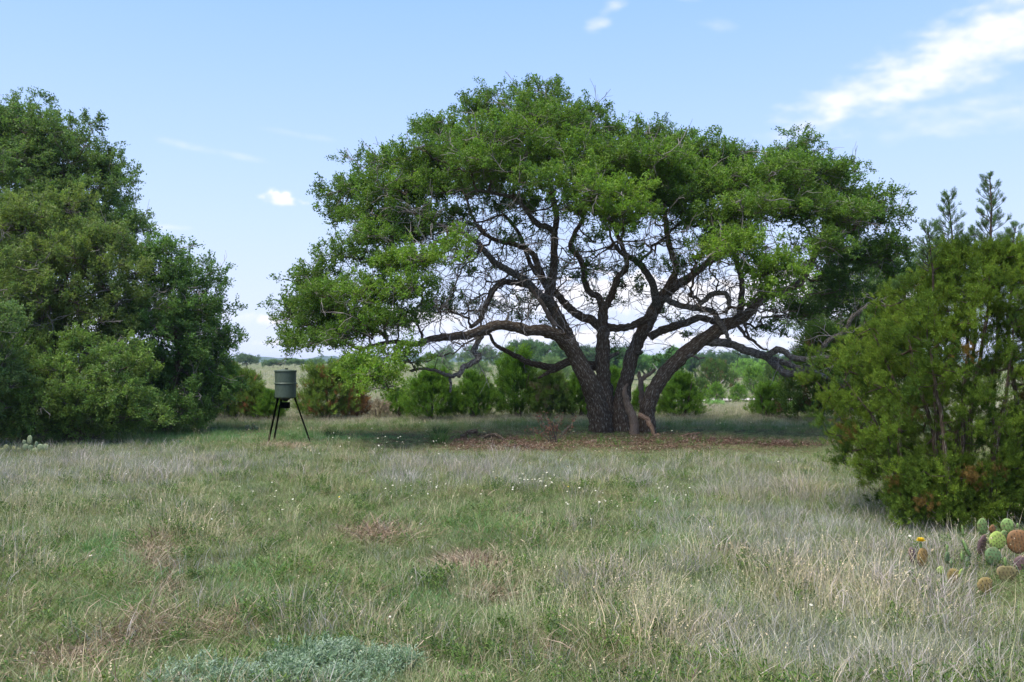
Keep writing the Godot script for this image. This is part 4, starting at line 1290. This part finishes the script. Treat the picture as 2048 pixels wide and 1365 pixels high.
		lobe_tree("skyline_tree", q[0], "tree", b, lobes, sprigs, mats.leaf, clampf(h * 0.55, 1.6, 3.4), clampf(h * 0.12, 0.4, 0.9), 6.0 / (w * h * 0.5), [c * 0.85, c * 1.15], h * 0.035, far, 4, 4, 1, false)
	# the dark oak behind the right end of the big one
	var b := P(1715, 846, 26.5)
	b.y = ground_at(b.x, b.z)
	lobe_tree("oak_tree", "dark oak standing behind the juniper and the big oak's right end", "oak tree", b, lobes_at([[1640, 640, 60, 26.5], [1700, 600, 70, 26.5], [1770, 560, 60, 26.5], [1680, 700, 70, 26.2], [1760, 680, 80, 26.5], [1620, 690, 35, 26.3], [1840, 600, 80, 26.8]]), sprigs, mats.leaf, 1.2, 0.5, 1.7, [Color(0.111, 0.193, 0.070), Color(0.208, 0.304, 0.098)], 0.2)
	# bare dead tree on the slope
	b = P(1358, 806, 62.0)
	b.y = ground_at(b.x, b.z)
	var dt := thing("dead_tree", "bare grey dead tree on the slope beyond the leaning trunk", "dead tree", b)
	var mb := MB.new()
	for i in 9:
		var e := Vector3(rng.randfn() * 1.0, rnd(1.2, 2.7), rng.randfn() * 0.8)
		var sm := smooth(PackedVector3Array([Vector3(0, -0.1, 0), e * 0.4 + rdir() * 0.2, e * 0.75 + rdir() * 0.3, e]), PackedFloat32Array([0.10, 0.07, 0.05, 0.02]), 3, 0.1)
		mb.tube(sm[0], sm[1], 4)
	obj("branches", mb.mesh(), mats.pale_twig, dt).set_meta("kind", "stuff")
	# pale gravel track on the slope
	var tk := MB.new()
	var n := 40
	for i in n + 1:
		var x := lerpf(11.0, 26.0, float(i) / n)
		for sd in 2:
			var z := -61.0 - 0.25 * (x - 14.0) + (1.6 if sd == 1 else -1.6) + wob.get_noise_2d(x * 2.0, sd * 9.0) * 0.6
			tk.vert(Vector3(x, ground_at(x, z) + 0.12, z), Vector3.UP, Vector2(x, z), Color(0.46, 0.42, 0.38))
	for i in n:
		var p := i * 2
		tk.idx.append_array(PackedInt32Array([p, p + 2, p + 3, p, p + 3, p + 1]))
	var road := obj("path", tk.mesh(), mats.chip, self)
	road.set_meta("kind", "structure")
	road.set_meta("label", "pale gravel track crossing the slope behind the shrubs")


# ---------------------------------------------------------------- feeder, cactus, fallen wood
func make_feeder() -> void:
	var c := P(570, 885, 17.8)
	c.y = 0.0
	var o := thing("game_feeder", "green barrel game feeder on three black tripod legs", "feeder", c)
	var drum := paint(lin(0.062, 0.09, 0.06), 0.5)
	drum.albedo_texture = noise_tex(0.02, PackedFloat32Array([0.0, 0.5, 1.0]), PackedColorArray([lin(0.55, 0.52, 0.48), lin(0.95, 0.95, 0.95), lin(1, 1, 1)]), 31)
	var black := paint(lin(0.012, 0.013, 0.016), 0.5)
	var y0 := 0.92
	var mb := MB.new()
	mb.lathe(PackedVector2Array([Vector2(0.0, y0), Vector2(0.196, y0), Vector2(0.211, y0 + 0.012), Vector2(0.216, y0 + 0.03), Vector2(0.217, y0 + 0.29), Vector2(0.22, y0 + 0.54), Vector2(0.218, y0 + 0.552)]), 48, Vector3.ZERO)
	obj("barrel", mb.mesh(), drum, o)
	mb = MB.new()
	mb.lathe(PackedVector2Array([Vector2(0.217, y0 + 0.288), Vector2(0.229, y0 + 0.294), Vector2(0.231, y0 + 0.306), Vector2(0.229, y0 + 0.318), Vector2(0.217, y0 + 0.324)]), 48, Vector3.ZERO)
	obj("barrel_rib", mb.mesh(), drum, o)
	mb = MB.new()
	mb.lathe(PackedVector2Array([Vector2(0.214, y0 + 0.54), Vector2(0.227, y0 + 0.542), Vector2(0.229, y0 + 0.575), Vector2(0.222, y0 + 0.583), Vector2(0.205, y0 + 0.579), Vector2(0.19, y0 + 0.583), Vector2(0.1, y0 + 0.596), Vector2(0.0, y0 + 0.602)]), 48, Vector3.ZERO)
	obj("lid", mb.mesh(), drum, o)
	mb = MB.new()
	mb.box(Basis(), Vector3(0.02, y0 + 0.612, 0.0), Vector3(0.03, 0.012, 0.012))
	obj("lid_handle", mb.mesh(), black, o)
	mb = MB.new()
	mb.lathe(PackedVector2Array([Vector2(0.03, y0 - 0.07), Vector2(0.045, y0 - 0.06), Vector2(0.12, y0 - 0.002)]), 24, Vector3.ZERO)
	obj("funnel", mb.mesh(), black, o)
	mb = MB.new()
	mb.box(Basis(), Vector3(0, y0 - 0.15, 0), Vector3(0.08, 0.062, 0.07))
	var motor := obj("motor_box", mb.mesh(), black, o)
	mb = MB.new()
	mb.lathe(PackedVector2Array([Vector2(0.004, y0 - 0.25), Vector2(0.012, y0 - 0.246), Vector2(0.012, y0 - 0.213)]), 12, Vector3.ZERO)
	obj("spindle", mb.mesh(), paint(lin(0.4, 0.4, 0.4), 0.4, 0.6), motor)
	mb = MB.new()
	mb.lathe(PackedVector2Array([Vector2(0.0, y0 - 0.098), Vector2(0.075, y0 - 0.096), Vector2(0.075, y0 - 0.09)]), 20, Vector3.ZERO)
	obj("spinner_plate", mb.mesh(), black, motor)
	for f in [[535, 888, 17.45], [547, 882, 18.25], [621, 884, 17.85]]:
		var foot := P(f[0], f[1], f[2]) - c
		foot.y = ground_at(foot.x + c.x, foot.z + c.z) - 0.02
		var flat := Vector3(foot.x, 0, foot.z).normalized()
		var head := flat * 0.185 + Vector3.UP * (y0 + 0.02)
		mb = MB.new()
		var yb := (head - foot).normalized()
		var xb := yb.cross(flat).normalized()
		mb.box(Basis(xb, yb, xb.cross(yb)), (head + foot) * 0.5, Vector3(0.014, head.distance_to(foot) * 0.5, 0.014))
		var leg := obj("leg", mb.mesh(), black, o)
		mb = MB.new()
		mb.box(Basis(xb, yb, xb.cross(yb)), head - yb * 0.05, Vector3(0.019, 0.05, 0.019))
		obj("leg_socket", mb.mesh(), black, leg)


func pad(o: Node3D, px: float, py: float, w: float, h: float, d: float, turn: float, tilt: float, col: Color, dots := true, kind := "pad") -> void:
	var k := d / FOCAL
	var at := P(px, py, d)
	var ww := w * k * 0.5
	var hh := h * k * 0.5
	var th := minf(ww, hh) * 0.2 + 0.006
	var mb := MB.new()
	var b := Basis(Vector3.BACK, tilt) * Basis(Vector3.UP, turn)
	var rings := 14
	var sides := 28
	for i in rings + 1:   # front pole to back pole
		var f := PI * i / rings
		for j in sides + 1:
			var a := TAU * j / sides
			var egg := 1.0 - 0.34 * (1.0 - sin(a)) * 0.5
			var e := sin(f)
			e = pow(e, 0.75)
			var edge := 1.0 + 0.025 * sin(a * 5.0 + px)
			var p := Vector3(cos(a) * ww * egg * e * edge, sin(a) * hh * e * edge, cos(f) * th)
			p.z += 0.12 * ww * sin(a * 2.0 + py) * e * e
			var nn := Vector3(cos(a) * sin(f) / ww, sin(a) * sin(f) / hh, cos(f) / th).normalized()
			var m := 1.0 + 0.5 * wob.get_noise_3d(p.x * 30.0 + px, p.y * 30.0, i * 0.4) + 0.3 * wob.get_noise_3d(p.x * 160.0, p.y * 160.0 + py, 0)
			var scar := smoothstep(0.12, 0.4, wob.get_noise_3d(p.x * 22.0 + py, p.y * 22.0 + px, 3.0)) * 0.55
			var cc := Color(col.r * m, col.g * m, col.b * m).lerp(Color(0.17, 0.12, 0.06), scar)
			mb.vert(b * p, b * nn, Vector2.ZERO, cc)
	for i in rings:
		for j in sides:
			var p := i * (sides + 1) + j
			var q := p + sides + 1
			mb.idx.append_array(PackedInt32Array([p, p + 1, q + 1, p, q + 1, q]))
	var part := obj(kind, mb.mesh(), mats.cactus, o, at - o.position)
	if not dots:
		return
	var sp := MB.new()
	sp.flat = true
	var step := 0.027
	var ny := int(hh / step)
	for iy in range(-ny, ny + 1):
		var nx := int(ww / step)
		for ix in range(-nx - 1, nx + 1):
			var x := (ix + (0.5 if iy % 2 else 0.0)) * step
			var y := iy * step * 0.95
			var r2 := pow(x / ww, 2.0) + pow(y / hh, 2.0)
			if r2 > 0.8:
				continue
			for s in [-1.0, 1.0]:
				var c := Vector3(x, y, s * th * sqrt(1.0 - pow(r2, 1.3)) * 1.0 + 0.12 * ww * sin(2.0 * atan2(y, x) + py) * r2)
				var t := c + Vector3(0, 0.001, s * 0.009)
				for q in 3:
					var a1 := TAU * q / 3.0
					var a2 := TAU * (q + 1) / 3.0
					sp.tri(b * (c + Vector3(cos(a1), sin(a1), 0) * 0.0055), b * t, b * (c + Vector3(cos(a2), sin(a2), 0) * 0.0055), Color(0.10, 0.075, 0.04))
	for i in 16:   # spiny rim
		var a := TAU * i / 16.0 + 0.1
		var egg := 1.0 - 0.34 * (1.0 - sin(a)) * 0.5
		var c := Vector3(cos(a) * ww * egg, sin(a) * hh, 0.12 * ww * sin(a * 2.0 + py))
		var t := c * 1.07 + Vector3(0, 0.002, 0)
		sp.tri(b * (c - Vector3(0, 0, 0.003)), b * t, b * (c + Vector3(0.003, 0, 0.003)), Color(0.45, 0.36, 0.2))
	obj("spines", sp.mesh(), mats.chip, part).set_meta("kind", "stuff")


func make_cacti() -> void:
	mats.cactus = leafy(0.55, 0.0)
	var green := Color(0.16, 0.25, 0.075)
	var lime := Color(0.26, 0.35, 0.075)
	var blue := Color(0.115, 0.185, 0.075)
	var rust := Color(0.19, 0.10, 0.04)
	var plum := Color(0.13, 0.085, 0.085)
	var moss := Color(0.18, 0.155, 0.065)
	var ochre := Color(0.23, 0.175, 0.06)
	var g := "prickly pears by the large juniper"
	var a := thing("prickly_pear", "largest prickly pear, green and rust-brown pads against the juniper", "cactus", P(2000, 1150, 7.0), g)
	pad(a, 1966, 1054, 27, 35, 7.1, 0.25, 0.12, green)
	pad(a, 2015, 1053, 29, 31, 7.15, -0.2, -0.1, green * 1.15)
	pad(a, 1995, 1083, 44, 36, 6.95, 0.2, 0.55, lime)
	pad(a, 2037, 1084, 52, 48, 6.95, -0.2, -0.3, rust)
	pad(a, 1965, 1091, 28, 44, 7.05, 0.5, -0.2, plum)
	pad(a, 1986, 1114, 36, 38, 6.85, -0.15, -0.1, blue)
	pad(a, 1986, 1060, 18, 20, 7.3, 0.3, 0.2, rust)
	pad(a, 2008, 1071, 22, 20, 7.1, 0.4, 0.0, green)
	pad(a, 2044, 1134, 34, 44, 6.8, -0.3, 0.1, plum)
	pad(a, 2014, 1150, 50, 36, 6.6, 0.1, 0.0, moss)
	pad(a, 2036, 1052, 6, 11, 7.0, 0.0, 0.0, green, false, "bud")
	pad(a, 2011, 1124, 7, 18, 6.6, 0.0, 0.0, green, false, "bud")
	pad(a, 2080, 1100, 46, 50, 7.0, -0.2, 0.2, green)
	pad(a, 2075, 1150, 46, 50, 6.8, 0.3, 0.0, plum)
	pad(a, 2000, 1160, 40, 60, 6.9, 0.3, 0.0, plum, false)
	a = thing("prickly_pear", "thin grey-green prickly pear whose pads stand edge-on", "cactus", P(1932, 1125, 6.9), g)
	pad(a, 1933, 1097, 20, 40, 6.9, 1.05, 0.45, green)
	pad(a, 1926, 1063, 9, 26, 6.95, 1.25, 0.1, green)
	pad(a, 1925, 1114, 15, 23, 6.8, 0.7, 0.0, green * 1.05)
	pad(a, 1936, 1130, 20, 34, 6.9, 0.5, 0.0, blue)
	pad(a, 1895, 1097, 6, 15, 6.9, 0.0, -0.05, green, false, "bud")
	pad(a, 1895, 1116, 16, 26, 6.95, 0.4, 0.0, blue)
	a = thing("prickly_pear", "prickly pear with one open yellow flower on an orange pad", "cactus", P(1838, 1130, 6.9), g)
	pad(a, 1845, 1115, 28, 38, 6.85, 0.2, -0.1, rust * 1.25 + Color(0.05, 0.06, 0.01))
	pad(a, 1825, 1113, 24, 36, 6.95, 0.7, 0.15, plum * 1.25)
	pad(a, 1842, 1092, 7, 14, 6.85, 0.0, 0.0, green, false, "bud")
	var fl := MB.new()
	fl.flat = true
	for ring in 3:
		for i in 9:
			var w := TAU * (i + ring * 0.4) / 9.0
			var d := Vector3(cos(w), 0.35 + ring * 0.55, sin(w)).normalized()
			leaf_into(fl, Vector3.ZERO, d, d.cross(Vector3.UP).normalized(), 0.042, 0.03, Color(0.72, 0.52, 0.03), 0.15)
	for i in 14:
		var d := (rdir() + Vector3.UP * 2.5).normalized()
		fl.tri(Vector3(-0.002, 0, 0), d * 0.03, Vector3(0.002, 0, 0), Color(0.6, 0.42, 0.05))
	obj("flower", fl.mesh(), mats.grass, a, P(1842, 1084, 6.85) - a.position)
	a = thing("prickly_pear", "small prickly pear, an orange pad with two green young pads", "cactus", P(1908, 1175, 6.4), g)
	pad(a, 1908, 1157, 34, 38, 6.45, 0.1, 0.0, ochre * 0.95)
	pad(a, 1882, 1142, 20, 18, 6.45, 0.2, 0.5, lime)
	pad(a, 1922, 1149, 14, 23, 6.4, 0.7, -0.3, lime)
	pad(a, 1903, 1128, 9, 20, 6.5, 0.9, 0.0, blue)
	a = thing("prickly_pear", "single round ochre prickly pear pad low in the grass", "cactus", P(1972, 1195, 6.2), g)
	pad(a, 1972, 1174, 37, 39, 6.25, 0.1, 0.15, ochre)
	# the pale ones before the thicket
	var pale := Color(0.22, 0.28, 0.15)
	a = thing("prickly_pear", "pale grey-green prickly pear with a tall top pad, before the thicket", "cactus", P(65, 905, 15.9))
	for q in [[51, 895, 13, 14, 0.2], [59, 880, 13, 18, -0.1], [48, 885, 9, 9, 0.4], [61, 898, 11, 15, 0.6], [72, 889, 7, 12, 0.9], [80, 896, 14, 15, 0.3], [91, 895, 13, 14, -0.2], [105, 905, 11, 13, 0.2], [70, 903, 16, 14, 0.0]]:
		pad(a, q[0], q[1], q[2], q[3], 15.9, q[4], 0.0, pale * rnd(0.75, 1.15), false)
	a = thing("prickly_pear", "yellowish prickly pear of low pads at the edge by the thicket", "cactus", P(18, 905, 16.0))
	for q in [[12, 897, 13, 15, 0.2], [27, 899, 11, 13, -0.3], [37, 901, 9, 10, 0.3], [3, 903, 12, 14, 0.1]]:
		pad(a, q[0], q[1], q[2], q[3], 16.0, q[4], 0.0, Color(0.26, 0.28, 0.12) * rnd(0.85, 1.1), false)
	a = thing("prickly_pear", "dark prickly pear in the shade left of the feeder", "cactus", P(502, 862, 20.6))
	for q in [[494, 856, 11, 11, 0.2], [506, 853, 11, 12, -0.3], [502, 858, 10, 9, 0.4], [513, 857, 9, 8, 0.1]]:
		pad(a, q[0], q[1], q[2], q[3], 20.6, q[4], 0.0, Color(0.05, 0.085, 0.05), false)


func make_fallen() -> void:
	for q in [
		["fallen_branch", "dark fallen branch curving up at one end, on the leaf litter", [[885, 878, 2.5], [912, 876, 5], [928, 872, 5], [940, 864, 5], [955, 863, 4]], 18.6, 18.5, "bark"],
		["fallen_branch", "thin arched fallen branch lying on litter left of the trunks", [[952, 884, 3.5], [966, 876, 3.5], [985, 870, 4], [998, 873, 3.5], [1010, 882, 3]], 18.1, 17.9, "bark"],
		["fallen_branch", "pale fallen stick in front of the trunks", [[1158, 892, 2], [1176, 886, 3], [1196, 880, 2]], 17.4, 17.8, "dead"],
		["fallen_branch", "pale slanting stick on the litter right of the trunks", [[1360, 874, 2], [1378, 869, 2], [1400, 866, 1.5]], 18.8, 19.4, "wood"],
		["fallen_branch", "long thin grey stick on the litter below the trunks", [[1225, 884, 1.5], [1250, 892, 1.5], [1272, 902, 1]], 17.6, 16.8, "dead"],
		["cut_branch", "short sawn branch end lying at the right trunk's foot", [[1306, 873, 5], [1313, 872, 5], [1318, 870, 4.5]], 19.1, 19.2, "wood"],
	]:
		var raw: Array = q[2]
		var b := P(raw[0][0], raw[0][1], q[3])
		b.y = ground_at(b.x, b.z)
		var o := thing(q[0], q[1], "branch", b)
		limb_of(null, o, b, raw, q[3], q[4], "limb", q[5], 0.02, false)
	# withered brown shrub in front of the oak
	var b := P(1110, 892, 17.6)
	b.y = ground_at(b.x, b.z)
	var o := thing("withered_shrub", "withered reddish-brown shrub standing before the oak's trunks", "shrub", b)
	var mb := MB.new()
	var lv := MB.new()
	lv.flat = true
	for i in 13:
		var e := Vector3(rng.randfn() * 0.22 - 0.05, rnd(0.2, 0.62), rng.randfn() * 0.15)
		var sm := smooth(PackedVector3Array([Vector3(rng.randfn() * 0.04, -0.03, 0), e * 0.5 + rdir() * 0.04, e]), PackedFloat32Array([0.008, 0.006, 0.003]), 3, 0.03)
		mb.tube(sm[0], sm[1], 4)
		for k in 26:
			var p := e * rnd(0.45, 1.0) + rdir() * 0.06
			var d := rdir()
			var f := rnd(0.7, 1.3)
			leaf_into(lv, p, d, d.cross(rdir()).normalized(), 0.05, 0.025, Color(0.15 * f, 0.075 * f, 0.05 * f))
	obj("stems", mb.mesh(), mats.twig, o).set_meta("kind", "stuff")
	obj("leaves", lv.mesh(), mats.grass, o).set_meta("kind", "stuff")
	# grass-green clump at the litter's left end and dark weeds near the feeder
	for q in [["bright green grass clump at the left end of the leaf litter", 880, 894, 0.55, Color(0.06, 0.13, 0.03), 17.2], ["dark leafy weed in the shade right of the feeder", 665, 868, 0.28, Color(0.04, 0.08, 0.03), 19.2], ["dark upright weed before the cedars left of the litter", 880, 862, 0.3, Color(0.04, 0.08, 0.035), 20.0]]:
		var p := P(q[1], q[2], q[5])
		p.y = ground_at(p.x, p.z)
		var c: Color = q[4]
		var w := thing("weed_clump", q[0], "plant", p)
		obj("leaves", make_tuft(150, q[3], 0.16, 0.8, 0.008, [c, c * 1.3, c * 0.8]), mats.grass, w).set_meta("kind", "stuff")


func _ready() -> void:
	# camera, sky, sun, exposure
	var cam := Camera3D.new()
	cam.name = "camera"
	cam.keep_aspect = Camera3D.KEEP_HEIGHT
	cam.fov = rad_to_deg(2.0 * atan(682.5 / FOCAL))
	cam.position = Vector3(0, EYE, 0)
	cam.rotation.x = atan((HORIZON - 682.5) / FOCAL)
	cam.near = 0.1
	cam.far = 4000.0
	add_child(cam)
	cam.current = true
	rng.seed = 20240
	wob.seed = 11
	wob.frequency = 1.0
	wob.fractal_octaves = 3
	patchy.seed = 42
	patchy.frequency = 0.045
	patchy.fractal_octaves = 4
	var env := Environment.new()
	env.background_mode = Environment.BG_SKY
	env.sky = Sky.new()
	env.sky.sky_material = make_sky()
	env.background_energy_multiplier = 0.88
	env.tonemap_mode = Environment.TONE_MAPPER_LINEAR
	env.tonemap_exposure = 1.5
	env.fog_enabled = true
	env.fog_light_color = Color(0.75, 0.84, 1.0)
	env.fog_density = 0.00022
	env.sdfgi_enabled = true
	env.ssao_enabled = true
	env.ssil_enabled = true
	var we := WorldEnvironment.new()
	we.name = "environment"
	we.environment = env
	add_child(we)
	var sun := DirectionalLight3D.new()
	sun.name = "sun"
	sun.light_energy = 1.6
	sun.light_color = Color(1.0, 0.96, 0.9)
	sun.light_angular_distance = 42.0
	sun.shadow_enabled = true
	sun.rotation = Vector3(deg_to_rad(-68), deg_to_rad(-52), 0)
	add_child(sun)

	make_materials()
	make_ground()
	var sprigs := []
	for i in 4:
		sprigs.append(make_sprig(22, 0.22, 0.058, 0.029))
	var sprays := []
	for i in 4:
		sprays.append(make_spray(0.2, 20))
	make_oak(sprigs)
	make_left_oaks(sprigs)
	make_juniper(sprays)
	make_middle(sprays, sprigs)
	make_feeder()
	make_cacti()
	make_fallen()
	make_meadow()
